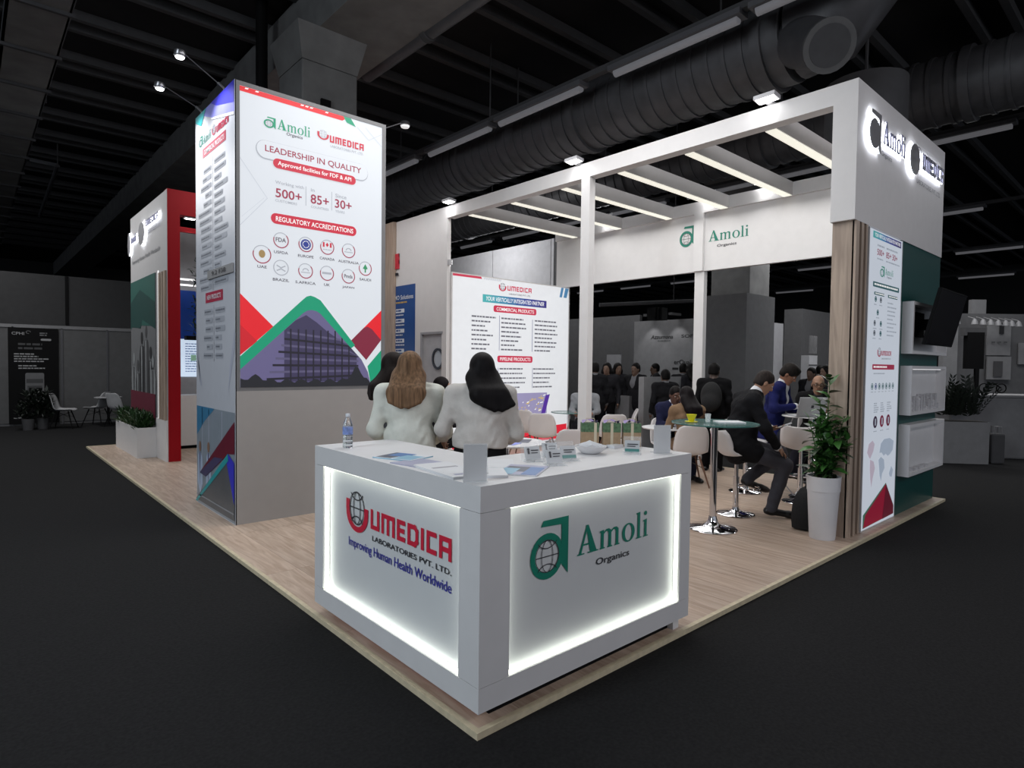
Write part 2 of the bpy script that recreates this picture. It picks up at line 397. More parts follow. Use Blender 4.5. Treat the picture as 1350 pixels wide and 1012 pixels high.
# cable tray at upper left
t = thing('cable_tray', 'wide dark perforated cable tray hanging at the upper left', 'cable tray', (-1, 10, 5.6))
MB().box(-1.28, 3, 5.6, -.70, 26, 5.63).build('tray_bed', M_concrete, t)
for x in (-1.28, -.72): MB().box(x, 3, 5.6, x + .03, 26, 5.74).build('tray_side', M_fixture, t)
for y in np.arange(4, 26, 1.35): MB().box(-1.32, y, 5.56, -.66, y + .05, 5.6).build('tray_rung', M_joist, t)
for y in np.arange(5, 26, 5): MB().tube([(-.68, y, 5.6), (-.68, y, 7)], .015, 6).build('hanger', M_joist, t)
t = thing('sprinkler_pipe', 'thin bent pipe hanging under the ceiling at far left', 'pipe', (.1, 12, 5.2))
MB().tube([at(40, 210, 15), at(76, 218, 15), at(52, 285, 19)], .045, 8).build('pipe', M_fixture, t, True)
q = at(76, 218, 15); MB().tube([q, (q[0], q[1], 7.0)], .015, 6).build('hanger', M_joist, t)
# left rear of the hall
M_hi = mat('upper_wall_grey', '3a3a3b', .95, spec=.1)
lw = struct(MB().box(-9, 17.4, -.03, 6, 17.5, 3.75).build('wall_left', M_hi))
MB().box(.27, 17.36, 2.5, .33, 17.4, 3.75).build('wall_post', M_black, lw)
lo = struct(MB().box(-9, 17.2, -.03, 6, 17.24, 2.44).build('wall_left.001', M_hallframe))
xs = [-3.95, -2.9, -1.85, -.8, .17, 1.14, 2.1, 3.1, 4.1]
for a, b in zip(xs[:-1], xs[1:]): MB().box(a + .02, 17.17, .03, b - .02, 17.2, 2.38).build('wall_panel', M_hallpanel, lo)
MB().box(-9, 17.15, 2.38, 6, 17.2, 2.46).build('wall_rail', M_hallframe, lo)
for x in xs: MB().box(x - .02, 17.15, -.03, x + .02, 17.2, 2.4).build('wall_post', M_fixture, lo)
# far sides of the hall
struct(MB().box(38, -14, -.03, 38.2, 42, 7).build('wall_right', M_hi))
struct(MB().box(-30, 41, -.03, 48, 41.2, 7).build('wall_back', M_hi))

# ------------------------------------------------------------------ booth platform
M_plank = wood('oak_laminate', 'a8917f', 'c6b2a2', 'Y', .42)
M_trim = mat('pale_edge_trim', 'c9bda2', .5, var=.12, scale=20)
M_white = mat('white_laminate', 'd4d4d6', .45, var=.02)
M_offwhite = mat('white_paint', 'dad8d8', .6, var=.02)
M_green = mat('print_green', '0c7a66', .5)
M_red = mat('print_red', 'c81f3c', .5)
M_ink = mat('print_dark', '33333a', .5)
M_grey = mat('print_grey', '9a9aa2', .5)
M_navy = mat('print_navy', '38389a', .5)
M_led = mat('led_strip', 'fbfff0', .5, emit=3.5)
M_chrome = mat('chrome', 'd8d8dc', .08, metal=1, var=.01)
M_steel = mat('brushed_steel', '8c8c90', .3, metal=.9)
XP, YP = 7.54, 11.7
pf = struct(MB().box(.012, .012, -.028, XP - .012, YP - .012, -.008).build('floor', M_trim), 'raised platform floor of the exhibition stand')
nx, ny = 30, 9
x0, x1, y0, y1 = .03, XP - .03, .03, YP - .03
pme = None
for i in range(nx):
    for j in range(ny):
        if pme is None:
            sx, sy = (x1 - x0) / nx, (y1 - y0) / ny
            o = MB().box(.0008, .0008, -.008, sx - .0008, sy - .0012, 0).build('plank', M_plank, pf); pme = o
        else:
            o = pme.copy(); COL.objects.link(o)
        o.location = (x0 + i * sx, y0 + j * sy, 0)
for n_, b in (('front', (0, 0, XP, .03)), ('left', (0, .03, .03, YP)), ('right', (XP - .03, .03, XP, YP)), ('back', (.03, YP - .03, XP - .03, YP))):
    struct(MB().box(b[0], b[1], -.03, b[2], b[3], .002).build('trim_%d' % (1 + ['front', 'left', 'right', 'back'].index(n_)), M_trim))

# ------------------------------------------------------------------ reception counter
ct = thing('reception_counter', 'white corner reception counter with two backlit company panels', 'counter', (.02, .02, 0))
x0 = y0 = .02; X1, Y1, ZB, ZT = 1.704, 1.726, .07, 1.09
MB().prism([(x0, y0), (X1, y0), (X1, .66), (.58, .66), (.58, Y1), (x0, Y1)], 1.055, ZT).build('countertop', M_white, ct)
fr = MB()
# right face (y = y0)
for b in ((x0, y0, .972, X1, y0 + .05, 1.055), (x0, y0, ZB, X1, y0 + .05, .183), (x0, y0, .185, .2, y0 + .05, .970), (1.596, y0, .185, X1, y0 + .05, .970)): fr.box(*b)
# left face (x = x0)
for b in ((x0, y0, .972, x0 + .05, Y1, 1.055), (x0, y0, ZB, x0 + .05, Y1, .183), (x0, y0, .185, x0 + .05, .172, .970), (x0, 1.606, .185, x0 + .05, Y1, .970)): fr.box(*b)
# ends and inner sides
fr.box(X1 - .03, y0, ZB, X1, .66, 1.055).box(x0, Y1 - .03, ZB, .58, Y1, 1.055).box(.55, .63, ZB, X1, .66, 1.055).box(.55, .63, ZB, .58, Y1, 1.055).box(x0, y0, ZB, X1, .66, ZB + .02).box(x0, .66, ZB, .58, Y1, ZB + .02)
fr.build('counter_body', M_white, ct)
M_plred = mat('red_plinth', 'a01c22', .5)
MB().box(.10, .12, 0, .14, Y1 - .1, ZB).build('plinth_panel', M_plred, ct, )
MB().box(.14, .09, 0, X1 - .12, .13, ZB).build('plinth_panel', M_black, ct)
MB().box(X1 - .12, .05, 0, X1 - .06, .11, ZB).build('foot', M_white, ct)
FR = Face((0, y0 + .05, 0), (1, 0, 0), (0, 0, 1), (0, -1, 0))
FL = Face((x0 + .05, 0, 0), (0, 1, 0), (0, 0, 1), (-1, 0, 0))
M_lp = mat('backlit_panel', 'cdd0d3', .5, var=.01)
pr = MB().box(.19, y0 + .05, .18, 1.60, y0 + .07, .975).build('light_panel', M_lp, ct)
pl = MB().box(x0 + .05, .165, .18, x0 + .07, 1.61, .975).build('light_panel', M_lp, ct)
for P, z in ((.2, 0), (0, 0)): pass
def led_frame(lo, hi, zl, zh, F):
    s = MB()
    for r in (rect(lo, zl, hi, zl + .006), rect(lo, zh - .006, hi, zh), rect(lo, zl, lo + .006, zh), rect(hi - .006, zl, hi, zh)):
        (a0, b0), (a1, b1) = r[0], r[2]
        vs = [F.pt(a, b, c) for c in (.012, .034) for a, b in r]
        s.add(vs, [(0, 3, 2, 1), (4, 5, 6, 7), (0, 1, 5, 4), (1, 2, 6, 5), (2, 3, 7, 6), (3, 0, 4, 7)])
    return s
led_frame(.2, 1.596, .184, .971, FR).build('led_strip', M_led, pr)
led_frame(.172, 1.606, .184, .971, FL).build('led_strip', M_led, pl)
amoli_logo(FR, (.386, .562, .640, .858), (.711, .632, 1.325, .785), (.862, .540, 1.152, .588), M_green, M_ink, pr)
umedica_logo(FL, (1.378, .619, 1.107, .858), (1.078, .676, .292, .790), (1.059, .610, .293, .640), M_red, M_ink, pl)
txt(FL, 'Improving Human Health Worldwide', 1.345, .507, .291, .575, 'lettering', M_navy, pl)

# ------------------------------------------------------------------ illuminated tower
TX, TY, TX2, TY2, TH = .3177, 4.235, 1.975, 5.585, 4.3555
tw = thing('display_tower', 'tall white display tower with a lit panel over a plain grey base', 'tower', (TX, TY, 0))
M_tbody = mat('tower_grey', '9c9896', .6, var=.02)
M_tframe = mat('tower_frame_grey', '6e6e70', .6)
MB().box(TX + .01, TY + .01, 0, TX2 - .01, TY2, TH - .01).build('tower_body', M_tbody, tw)
f = MB()
for b in ((TX, TY, 1.33, TX + .045, TY + .02, TH), (TX2 - .045, TY, 1.33, TX2, TY + .02, TH), (TX, TY, TH - .04, TX2, TY + .02, TH), (TX + .045, TY, 1.33, TX2 - .045, TY + .02, 1.367)): f.box(*b)
f.build('panel_frame', M_tframe, tw)
MB().box(TX, TY, 0, TX2, TY + .015, 1.33).build('base_panel', M_tbody, tw)
K = .65
def glow(n, c, e=1.0): return mat('lit_' + n, c, .5, emit=K * e, var=.01)
G_bg = glow('white', 'e6ebf2', 1.02); G_red = glow('red', 'd42a44'); G_bred = glow('bright_red', 'f0202c'); G_green = glow('green', '12a078')
G_ink = glow('ink', '4a4654'); G_mar = glow('maroon', '7c1436'); G_cr = glow('crimson_text', 'a3284a'); G_grey = glow('grey', 'b4b8c2'); G_lgrey = glow('light_grey', 'd2d8e2')
G_white = glow('pure_white', 'ffffff', 1.15); G_bld = glow('building_violet', '413c5c'); G_bl2 = glow('building_dark', '24222f'); G_bl3 = glow('building_light', '605b7c'); G_sky = glow('building_sky', '6c6690'); G_tree = glow('tree_dark', '23252c')
TF = Face((0, TY + .008, 0), (1, 0, 0), (0, 0, 1), (0, -1, 0))
lp = MB().box(TX + .045, TY + .008, 1.367, TX2 - .045, TY + .013, TH - .04).build('light_panel', G_bg, tw); lp['label'] = 'lit white front panel with quality and accreditation print'
AL, AR = .3635, 1.929
# top red strip with arrow end
flat(TF, [rect(AL, 4.262, 1.42, 4.312), [(1.42, 4.312), (1.50, 4.312), (1.44, 4.262), (1.42, 4.262)]], 'red_band', G_bred, lp, 1)
flat(TF, [[(1.45, 4.312), (1.54, 4.312), (1.60, 4.235), (1.49, 4.255)]], 'green_arrow', G_green, lp, 2)
for a in (.42, .52, .98, 1.03, 1.08, 1.25): flat(TF, [[(a, 4.305), (a + .03, 4.305), (a + .02, 4.292), (a - .01, 4.292)]], 'band_mark', G_white, lp, 2)
amoli_logo(TF, (.601, 3.975, .714, 4.085), (.733, 3.988, 1.075, 4.092), (.825, 3.938, .995, 3.980), G_green, G_ink, lp)
umedica_logo(TF, (1.154, 4.002, 1.284, 4.10), (1.295, 3.995, 1.697, 4.068), (1.303, 3.945, 1.692, 3.972), G_red, G_grey, lp)
flat(TF, [rrect(.516, 3.655, 1.752, 3.845)], 'pill_edge', G_grey, lp, 1)
flat(TF, [rrect(.525, 3.668, 1.748, 3.843)], 'pill', G_bg, lp, 2)
txt(TF, 'LEADERSHIP IN QUALITY', .607, 3.725, 1.667, 3.80, 'lettering', G_cr, lp, 3)
flat(TF, [rrect(.686, 3.592, 1.60, 3.690)], 'red_pill', G_red, lp, 4)
txt(TF, 'Approved facilities for FDF & API', .735, 3.612, 1.545, 3.668, 'lettering', G_white, lp, 5)
for s, a0, b0, a1, b1, m in (('Working with', .709, 3.425, 1.008, 3.468, G_grey), ('500+', .712, 3.300, .985, 3.392, G_cr), ('CUSTOMERS', .709, 3.255, .935, 3.280, G_grey),
        ('in', 1.084, 3.430, 1.125, 3.463, G_grey), ('85+', 1.082, 3.305, 1.286, 3.402, G_cr), ('COUNTRIES', 1.084, 3.258, 1.284, 3.283, G_grey),
        ('Since', 1.360, 3.420, 1.490, 3.460, G_grey), ('30+', 1.355, 3.308, 1.552, 3.402, G_cr), ('YEARS', 1.360, 3.260, 1.470, 3.285, G_grey)):
    txt(TF, s, a0, b0, a1, b1, 'lettering', m, lp)
flat(TF, [rect(1.028, 3.27, 1.034, 3.47), rect(1.316, 3.27, 1.322, 3.47)], 'divider', G_grey, lp)
flat(TF, [rrect(.665, 3.030, 1.612, 3.137)], 'red_pill', G_red, lp)
txt(TF, 'REGULATORY ACCREDITATIONS', .715, 3.058, 1.572, 3.108, 'lettering', G_white, lp, 3)
flat(TF, stroke([(AL, 3.62), (.63, 3.27), (AL, 2.96)], .006) + stroke([(AL + .02, 3.05), (.60, 3.27)], .003), 'chevron_line', G_lgrey, lp)
flat(TF, stroke([(1.72, 4.26), (1.92, 4.10)], .006) + stroke([(1.62, 4.24), (1.76, 4.13), (1.93, 4.24)], .006), 'chevron_line', G_lgrey, lp)
BAD = [('UAE', .577, 2.703, G_cr), ('USFDA', .769, 2.870, G_cr), ('BRAZIL', .769, 2.590, G_grey), ('EUROPE', 1.031, 2.864, G_cr), ('S.AFRICA', 1.029, 2.586, G_cr), ('CANADA', 1.269, 2.867, G_cr),
       ('UK', 1.267, 2.587, G_cr), ('AUSTRALIA', 1.519, 2.862, G_cr), ('JAPAN', 1.517, 2.581, G_cr), ('SAUDI', 1.724, 2.689, G_cr)]
G_blue = glow('euro_blue', '2a3c94'); G_leaf = glow('saudi_green', '3a9a6a'); G_gold = glow('gold', 'a88c5a')
for k, (s, a, b, m) in enumerate(BAD):
    r = .080 if k else .092
    flat(TF, ring(a, b, r, r, r - .010, r - .010, PI * .9, PI * 2.25, 24), 'badge_ring', m, lp, 1)
    flat(TF, ring(a, b, r, r, r - .008, r - .008, PI * .25, PI * .9, 12), 'badge_ring', G_grey, lp, 1)
    L = len(s) * .0128 + .008
    txt(TF, s, a - L, b - .138, a + L, b - .110, 'lettering', G_ink, lp)
    if s == 'EUROPE': flat(TF, [ell(a, b, .055, .055)], 'badge_mark', G_blue, lp); flat(TF, [ell(a + .034 * math.cos(q), b + .034 * math.sin(q), .006, .006, 6) for q in np.arange(0, 6.2, PI / 6)], 'stars', G_white, lp, 3)
    elif s == 'CANADA': flat(TF, [rect(a - .05, b + .0, a - .03, b + .05), rect(a + .03, b + .0, a + .05, b + .05), [(a, b + .05), (a + .018, b + .025), (a, b + .002), (a - .018, b + .025)]], 'badge_mark', G_red, lp); greek(TF, a - .05, a + .05, b - .03, .008, G_grey, lp, seed=k)
    elif s == 'USFDA': txt(TF, 'FDA', a - .055, b - .018, a + .05, b + .025, 'lettering', G_ink, lp)
    elif s == 'JAPAN': txt(TF, 'Pmda', a - .05, b - .02, a + .05, b + .02, 'lettering', G_ink, lp)
    elif s == 'UK': flat(TF, [rect(a - .055, b - .01, a + .05, b + .012)], 'badge_mark', G_grey, lp)
    elif s == 'UAE': flat(TF, [ell(a, b + .005, .032, .04)] , 'badge_mark', G_gold, lp)
    elif s == 'SAUDI': flat(TF, [[(a, b + .05), (a + .03, b), (a + .008, b - .01), (a + .008, b - .045), (a - .008, b - .045), (a - .008, b - .01), (a - .03, b)]], 'badge_mark', G_leaf, lp)
    elif s == 'BRAZIL': flat(TF, stroke([(a - .04, b + .02), (a, b), (a + .04, b + .02)], .012) + stroke([(a - .04, b - .03), (a, b - .01), (a + .04, b - .03)], .012), 'badge_mark', G_grey, lp)
    else: flat(TF, ring(a, b, .035, .03, .025, .02, 0, PI, 12) + [rect(a - .05, b - .02, a + .05, b - .012)], 'badge_mark', G_grey, lp)
# lower artwork
flat(TF, [[(AL, 2.296), (.69, 1.984), (AL, 1.687)]], 'red_shape', G_bred, lp, 1)
flat(TF, [[(AL, 1.99), (.53, 1.83), (AL, 1.687)]], 'red_shape', glow('red_deep', 'd81e2c'), lp, 2)
flat(TF, [[(1.541, 1.861), (AR, 2.231), (AR, 1.889)]], 'red_shape', G_bred, lp, 1)
flat(TF, [[(1.541, 1.861), (1.70, 2.015), (1.754, 2.037), (1.81, 2.01), (AR, 1.889), (1.740, 1.657)]], 'maroon_shape', glow('maroon_soft', '85263f'), lp, 2)
flat(TF, [[(AR, 1.774), (1.756, 1.587), (1.80, 1.367), (AR, 1.367)]], 'green_shape', G_green, lp, 3)
pk = lambda c, h, w: [(c - w * .08, h - .045), (c - w * .045, h - .012), (c, h), (c + w * .045, h - .012), (c + w * .08, h - .045)]
flat(TF, [[(AL, 1.52), (AL, 1.675), (1.002, 2.285), (1.04, 2.318), (1.083, 2.331), (1.13, 2.32), (1.193, 2.29), (1.60, 1.82), (1.52, 1.76)], ], 'green_chevron', G_green, lp, 3)
art = [(AL, 1.367), (AL, 1.545), (1.002, 2.142), (1.05, 2.172), (1.097, 2.180), (1.15, 2.170), (1.193, 2.145), (1.68, 1.66), (1.76, 1.52), (1.80, 1.367)]
flat(TF, [art], 'building_picture', G_sky, lp, 4)
def inside_peak(a):
    return np.interp(a, [AL, 1.002, 1.097, 1.193, 1.68, 1.80], [1.545, 2.142, 2.18, 2.145, 1.66, 1.367]) - .004
def clip(a0, a1, f0, f1, n=8):
    A = np.linspace(a0, a1, n); up = [(a, min(f1(a), inside_peak(a))) for a in A]; lo = [(a, min(f0(a), inside_peak(a))) for a in A]
    return lo + up[::-1]
flat(TF, [clip(.80, 1.62, lambda a: 1.42, lambda a: 1.70 + .32 * math.exp(-((a - .95) / .35) ** 2) + .12)], 'facade', G_bld, lp, 5)
for k in range(8):
    zz = 1.455 + k * .062
    flat(TF, [clip(.62 + .03 * k, 1.64, lambda a, z=zz: z + (1.15 - a) * .06 * (k - 2) * .3, lambda a, z=zz: z + .022 + (1.15 - a) * .06 * (k - 2) * .3)], 'facade_band', G_bl3 if k % 2 else G_bl2, lp, 6)
for k in range(9):
    a = .86 + .082 * k
    flat(TF, [clip(a, a + .016, lambda q: 1.42, lambda q: 1.97, 3)], 'facade_pier', G_bl2, lp, 7)
flat(TF, [clip(AL, 1.78, lambda a: 1.367, lambda a: 1.43 + .02 * math.sin(a * 40) + (.14 * math.exp(-((a - 1.62) / .08) ** 2)) + .05 * math.exp(-((a - .5) / .1) ** 2), 40)], 'tree_line', G_tree, lp, 8)
# side print (x = TX)
TS = Face((TX - .001, 0, 0), (0, 1, 0), (0, 0, 1), (-1, 0, 0))
M_sp = mat('side_print_white', 'c6c9d2', .35, var=.02)
sp = MB().box(TX - .002, TY, 0, TX + .01, TY2, TH).build('side_panel', M_sp, tw); sp['label'] = 'printed side panel with grey product labels'
P_blue = mat('print_blue', '3a3ac8', .4); P_lav = mat('print_lavender', '8c8ee0', .4); P_teal = mat('print_teal', '2ca0a6', .4); P_mar = mat('print_maroon', '6c1c30', .4); P_pill = mat('print_pill_grey', 'a6aab4', .5); M_sgrey = mat('print_small_grey', '6e727c', .5)
P_fog = mat('print_fog_grey', '8a9098', .4); P_dk = mat('print_dark_violet', '4a4468', .4); P_wht = mat('print_white', 'e6e8ee', .4); P_plum = mat('print_plum', 'b02848', .4)
YA, YB = TY2 - .02, TY + .01
flat(TS, [[(YB, TH), (YB, 4.02), (4.95, 4.19), (5.40, 4.345), (5.40, TH)]], 'blue_shape', P_lav, sp, 1)
flat(TS, [[(YB, TH), (YB, 4.14), (4.80, 4.27), (5.0, TH)]], 'blue_shape', P_blue, sp, 2)
flat(TS, [[(YB, 4.02), (YB, 4.05), (5.0, 4.20), (4.95, 4.17)]], 'white_band', P_wht, sp, 3)
flat(TS, [[(YA, TH), (YA, 4.30), (5.35, 4.21), (5.16, TH)]], 'teal_shape', P_teal, sp, 3)
amoli_logo(TS, (5.43, 3.99, 5.30, 4.10), (5.28, 3.995, 4.99, 4.09), None, M_green, M_ink, sp)
umedica_logo(TS, (4.96, 3.995, 4.82, 4.10), (4.80, 3.995, 4.41, 4.065), None, P_plum, M_ink, sp)
flat(TS, [rect(5.30, 3.845, 4.50, 3.945)], 'plum_label', P_plum, sp)
txt(TS, 'COMMERCIAL PRODUCTS', 5.24, 3.868, 4.55, 3.92, 'lettering', P_wht, sp, 3)
flat(TS, [rect(4.945, 2.37, 4.935, 3.80), rect(4.92, 1.62, 4.91, 2.22)], 'divider', M_grey, sp)
r = random.Random(3)
for k in range(15):
    for sgn in (0, 1):
        L = r.uniform(.22, .48); b = 3.66 - k * .09 + (.03 if sgn else 0)
        if 2.47 < b < 2.66 and sgn == 0 and False: continue
        a0 = 4.99 if sgn == 0 else 4.89
        a1 = a0 + L if sgn == 0 else a0 - L
        flat(TS, [rrect(a0, b, a1, b + .052, .01)], 'product_label', P_pill, sp, 1)
        greek(TS, max(a0, a1) - .02, min(a0, a1) + .02, b + .018, .016, M_sgrey, sp, 2, seed=k + sgn * 50)
flat(TS, [rect(5.21, 2.255, 4.61, 2.365)], 'plum_label', P_plum, sp)
txt(TS, 'NEW PRODUCTS', 5.15, 2.285, 4.67, 2.335, 'lettering', P_wht, sp, 3)
for k in range(6):
    for sgn in (0, 1):
        L = r.uniform(.2, .34); b = 2.13 - k * .095; a0 = 4.96 if sgn == 0 else 4.87; a1 = a0 + L if sgn == 0 else a0 - L
        flat(TS, [rrect(a0, b, a1, b + .056, .01)], 'product_label', P_pill, sp, 1)
        greek(TS, max(a0, a1) - .02, min(a0, a1) + .02, b + .02, .016, M_sgrey, sp, 2, seed=k + 200 + sgn * 50)
P_pale = mat('print_pale_violet', 'b8bccc', .4)
flat(TS, [[(YA, 2.05), (YA, 1.75), (5.36, 1.35), (5.42, 1.35)]], 'pale_streak', P_pale, sp, 1); flat(TS, [[(YB, 1.95), (YB, 1.75), (4.45, 1.3), (4.40, 1.55)]], 'pale_streak', P_pale, sp, 1)
P_lab = mat('print_lab', '8d97a2', .35); P_coat = mat('print_coat', 'b4c4dc', .4)
flat(TS, [[(YA, 0.01), (YA, 1.115), (YB, 1.115), (YB, .01)]], 'lab_picture', P_lab, sp, 1)
flat(TS, [[(YA, 1.115), (YA, .78), (5.28, .95), (4.9, 1.115)]], 'teal_shape', mat('print_teal_blue', '3a7ca4', .4), sp, 2)
for a in (5.36, 5.12, 4.66): flat(TS, [rect(a, .3, a - .02, 1.1)], 'rail', P_pale, sp, 2)
for a, h in ((5.44, .60), (5.12, .62)):
    flat(TS, [[(a + .10, .25), (a + .07, h - .05), (a + .03, h), (a - .03, h), (a - .08, h - .06), (a - .10, .25), (a, .12)]], 'lab_coat', P_coat, sp, 3)
    flat(TS, [ell(a, h + .06, .045, .06, 14)], 'head', mat('print_skin', '8a6a58', .5), sp, 3)
    flat(TS, [[(a + .02, h), (a - .02, h), (a, .2)]], 'coat_shadow', P_dk, sp, 4)
flat(TS, [[(YB, 1.028), (YB, .705), (4.437, .686), (5.208, .345), (5.45, .36), (5.2, .5)]], 'maroon_band', P_mar, sp, 5)
flat(TS, [[(5.45, .36), (5.21, .345), (4.60, .62), (4.9, .60)]], 'violet_band', P_dk, sp, 6)
flat(TS, [[(5.58, .05), (4.437, .68), (YB, .215), (YB, .04), (5.56, .04)]], 'grey_shape', mat('print_slate', '5a5c60', .4), sp, 7)
flat(TS, [[(4.437, .69), (YB, .62), (YB, .2), (4.48, .60)]], 'blue_shape', P_blue, sp, 8)
flat(TS, [[(5.60, .02), (5.53, .02), (4.42, .62), (4.437, .69)]], 'teal_edge', P_teal, sp, 9)
flat(TS, [rect(5.55, .10, YB, .115)], 'floor_line', P_fog, sp, 9)
sg = MB().box(TX - .02, 4.262, 2.5, TX - .004, 5.085, 2.59).build('number_sign', mat('sign_grey', '8c8c8e', .5), tw); sg['label'] = 'small grey plate with the stand number'
SF = Face((TX - .02, 0, 0), (0, 1, 0), (0, 0, 1), (-1, 0, 0))
txt(SF, '9.2 F38', 4.92, 2.525, 4.46, 2.57, 'lettering', M_ink, sg)
# arm spotlights on the tower's top edge
M_lamp = mat('lamp_glow', 'ffffff', .5, emit=5)
for y, lx, lz in ((4.64, -.066, 4.617), (5.43, -.074, 4.566)):
    t = thing('arm_spotlight', 'spotlight on a thin arm reaching out from the tower top, ' + ('nearer the front corner' if y < 5 else 'at the rear corner'), 'spotlight', (TX + .05, y, TH), 0, None)
    MB().box(TX + .01, y - .02, TH - .01, TX + .07, y + .02, TH + .03).build('clamp', M_steel, t)
    MB().tube([(TX + .05, y, TH + .02), (TX - .04, y, TH + .085)], .018, 8).build('arm_socket', M_steel, t, True)
    MB().tube([(TX - .04, y, TH + .085), (lx + .05, y, lz)], .006, 8).build('arm', M_steel, t, True)
    MB().lathe([(.02, .03), (.05, .02), (.055, -.02), (.045, -.035)], (lx, y, lz), 14).build('lamp_head', M_steel, t, True)
    MB().lathe([(.001, -.03), (.043, -.036), (.035, -.05), (.001, -.055)], (lx, y, lz), 14).build('lamp_lens', M_lamp, t, True)
    spot_lamp('arm_lamp', (lx, y, lz - .07), (TX, y - .1, 3.1), 55, 1.9)

t = thing('arm_spotlight', 'spotlight on an arm reaching out to the right of the tower top', 'spotlight', (TX2, 4.9, TH))
MB().box(TX2 - .06, 4.88, TH - .01, TX2, 4.92, TH + .03).build('clamp', M_steel, t)
MB().tube([(TX2 - .04, 4.9, TH + .02), (2.10, 4.89, 4.47), (2.57, 4.86, 4.72)], .007, 8).build('arm', M_steel, t, True)
MB().lathe([(.02, .03), (.055, .02), (.065, -.02), (.05, -.03)], (2.614, 4.86, 4.72), 14).build('lamp_head', M_steel, t, True)
MB().lathe([(.001, -.03), (.06, -.031), (.05, -.05), (.001, -.06)], (2.614, 4.86, 4.72), 14).build('lamp_lens', mat('lamp_dim', 'ffffff', .5, emit=.5), t, True)

# ------------------------------------------------------------------ right end wall: fascia, slats, lit graphic, teal wall with boxes
XR, YR = 4.565, .12
rw = thing('end_wall', 'right end wall of the stand with white fascia, wood slats and teal display panel', 'display wall', (XR, YR, 0))
MB().box(XR, YR, 3.03, 7.49, .34, 4.333).build('fascia', M_offwhite, rw)
M_wood = wood('oak_slat', '9c8a7c', 'b8a594', 'Z', .5)
M_wdark = mat('slat_gap_brown', '4a3a34', .7)
MB().box(4.635, YR + .03, 0, 4.96, .335, 3.03).build('core_panel', M_wdark, rw)
MB().box(4.618, YR + .02, 0, 4.635, .335, 3.03).build('end_board', M_wood, rw)
for a, b in ((4.618, 4.70), (4.755, 4.815), (4.875, 4.92)): MB().box(a, YR, 0, b, YR + .035, 3.03).build('slat', M_wood, rw)
M_teal = mat('teal_paint', '004845', .35, var=.03)
MB().box(5.955, YR + .01, 0, 7.49, .32, 3.03).build('teal_panel', M_teal, rw)
MB().box(4.96, YR + .02, 0, 5.955, .32, 3.03).build('graphic_carcass', M_offwhite, rw)
RF = Face((0, YR, 0), (1, 0, 0), (0, 0, 1), (0, -1, 0))
g2 = MB().box(4.955, YR - .004, .005, 5.955, YR + .02, 3.012).build('light_panel', mat('lit2_white', 'd2dae6', .5, emit=.62, var=.01), rw); g2['label'] = 'tall lit graphic with emblems, icons and a world map'
MB().box(4.95, YR - .006, 0, 4.962, YR + .02, 3.02).box(5.948, YR - .006, 0, 5.962, YR + .02, 3.02).box(4.95, YR - .006, 0, 5.96, YR + .02, .012).build('panel_frame', M_white, rw)
RG = Face((0, YR - .004, 0), (1, 0, 0), (0, 0, 1), (0, -1, 0))
g = lambda n, c: mat('lit2_' + n, c, .5, emit=.6)
grad = ['38a0a4', '3590a8', '3a78a8', '3c5c9a', '38408a', '34307c', '302468']
for k, c in enumerate(grad):
    flat(RG, [rect(5.045 + k * .122, 2.930, 5.045 + (k + 1) * .122, 2.997)], 'band', g('band%d' % k, c), g2, 1)
txt(RG, 'YOUR VERTICALLY INTEGRATED PARTNER', 5.08, 2.945, 5.87, 2.982, 'lettering', g('w', 'ffffff'), g2, 3)
m_i, m_c, m_g, m_t, m_p = g('ink', '4c5460'), g('crim', '8c2a48'), g('gray', 'a4acb8'), g('teal', '2c5a60'), g('plum', 'a02848')
for s, a0, a1 in (('500+', 5.17, 5.37), ('85+', 5.435, 5.59), ('30+', 5.625, 5.785)):
    txt(RG, s, a0, 2.772, a1, 2.835, 'lettering', m_c, g2); greek(RG, a0, a1 + .1, 2.86, .018, m_g, g2, seed=1); greek(RG, a0, a1 + .1, 2.73, .014, m_g, g2, seed=2)
amoli_logo(RG, (5.275, 2.565, 5.40, 2.675), (5.42, 2.600, 5.665, 2.665), (5.47, 2.565, 5.62, 2.59), g('green', '3a8a78'), m_i, g2)
flat(RG, [rrect(5.08, 2.450, 5.875, 2.502, .012)], 'pill', m_t, g2); greek(RG, 5.11, 5.85, 2.468, .018, g('w', 'ffffff'), g2, 4)
for a0, a1 in ((5.12, 5.42), (5.53, 5.835)): flat(RG, [rrect(a0, 2.372, a1, 2.402, .01)], 'pill', m_t, g2); greek(RG, a0 + .02, a1 - .01, 2.381, .012, g('w', 'ffffff'), g2, 4)
for k, (a, b) in enumerate(((5.17, 2.33), (5.32, 2.33), (5.24, 2.20), (5.16, 2.09), (5.34, 2.09), (5.16, 1.99), (5.34, 1.99))):
    flat(RG, ring(a, b, .030, .030, .018, .018, 0, 2 * PI, 10) + [rect(a - .02, b - .01, a + .02, b + .012)], 'icon', m_i if k % 2 else m_t, g2); greek(RG, a - .05, a + .06, b - .06, .01, m_g, g2, seed=k)
greek(RG, 5.52, 5.84, 2.31, .014, m_g, g2, n=9, db=.042, seed=9)
umedica_logo(RG, (5.262, 1.752, 5.375, 1.845), (5.388, 1.768, 5.68, 1.815), (5.39, 1.728, 5.68, 1.742), m_p, m_i, g2)
flat(RG, [rrect(5.133, 1.622, 5.802, 1.675, .012)], 'pill', m_p, g2); greek(RG, 5.16, 5.78, 1.64, .018, g('w', 'ffffff'), g2, 4)
greek(RG, 5.17, 5.78, 1.575, .012, m_g, g2)
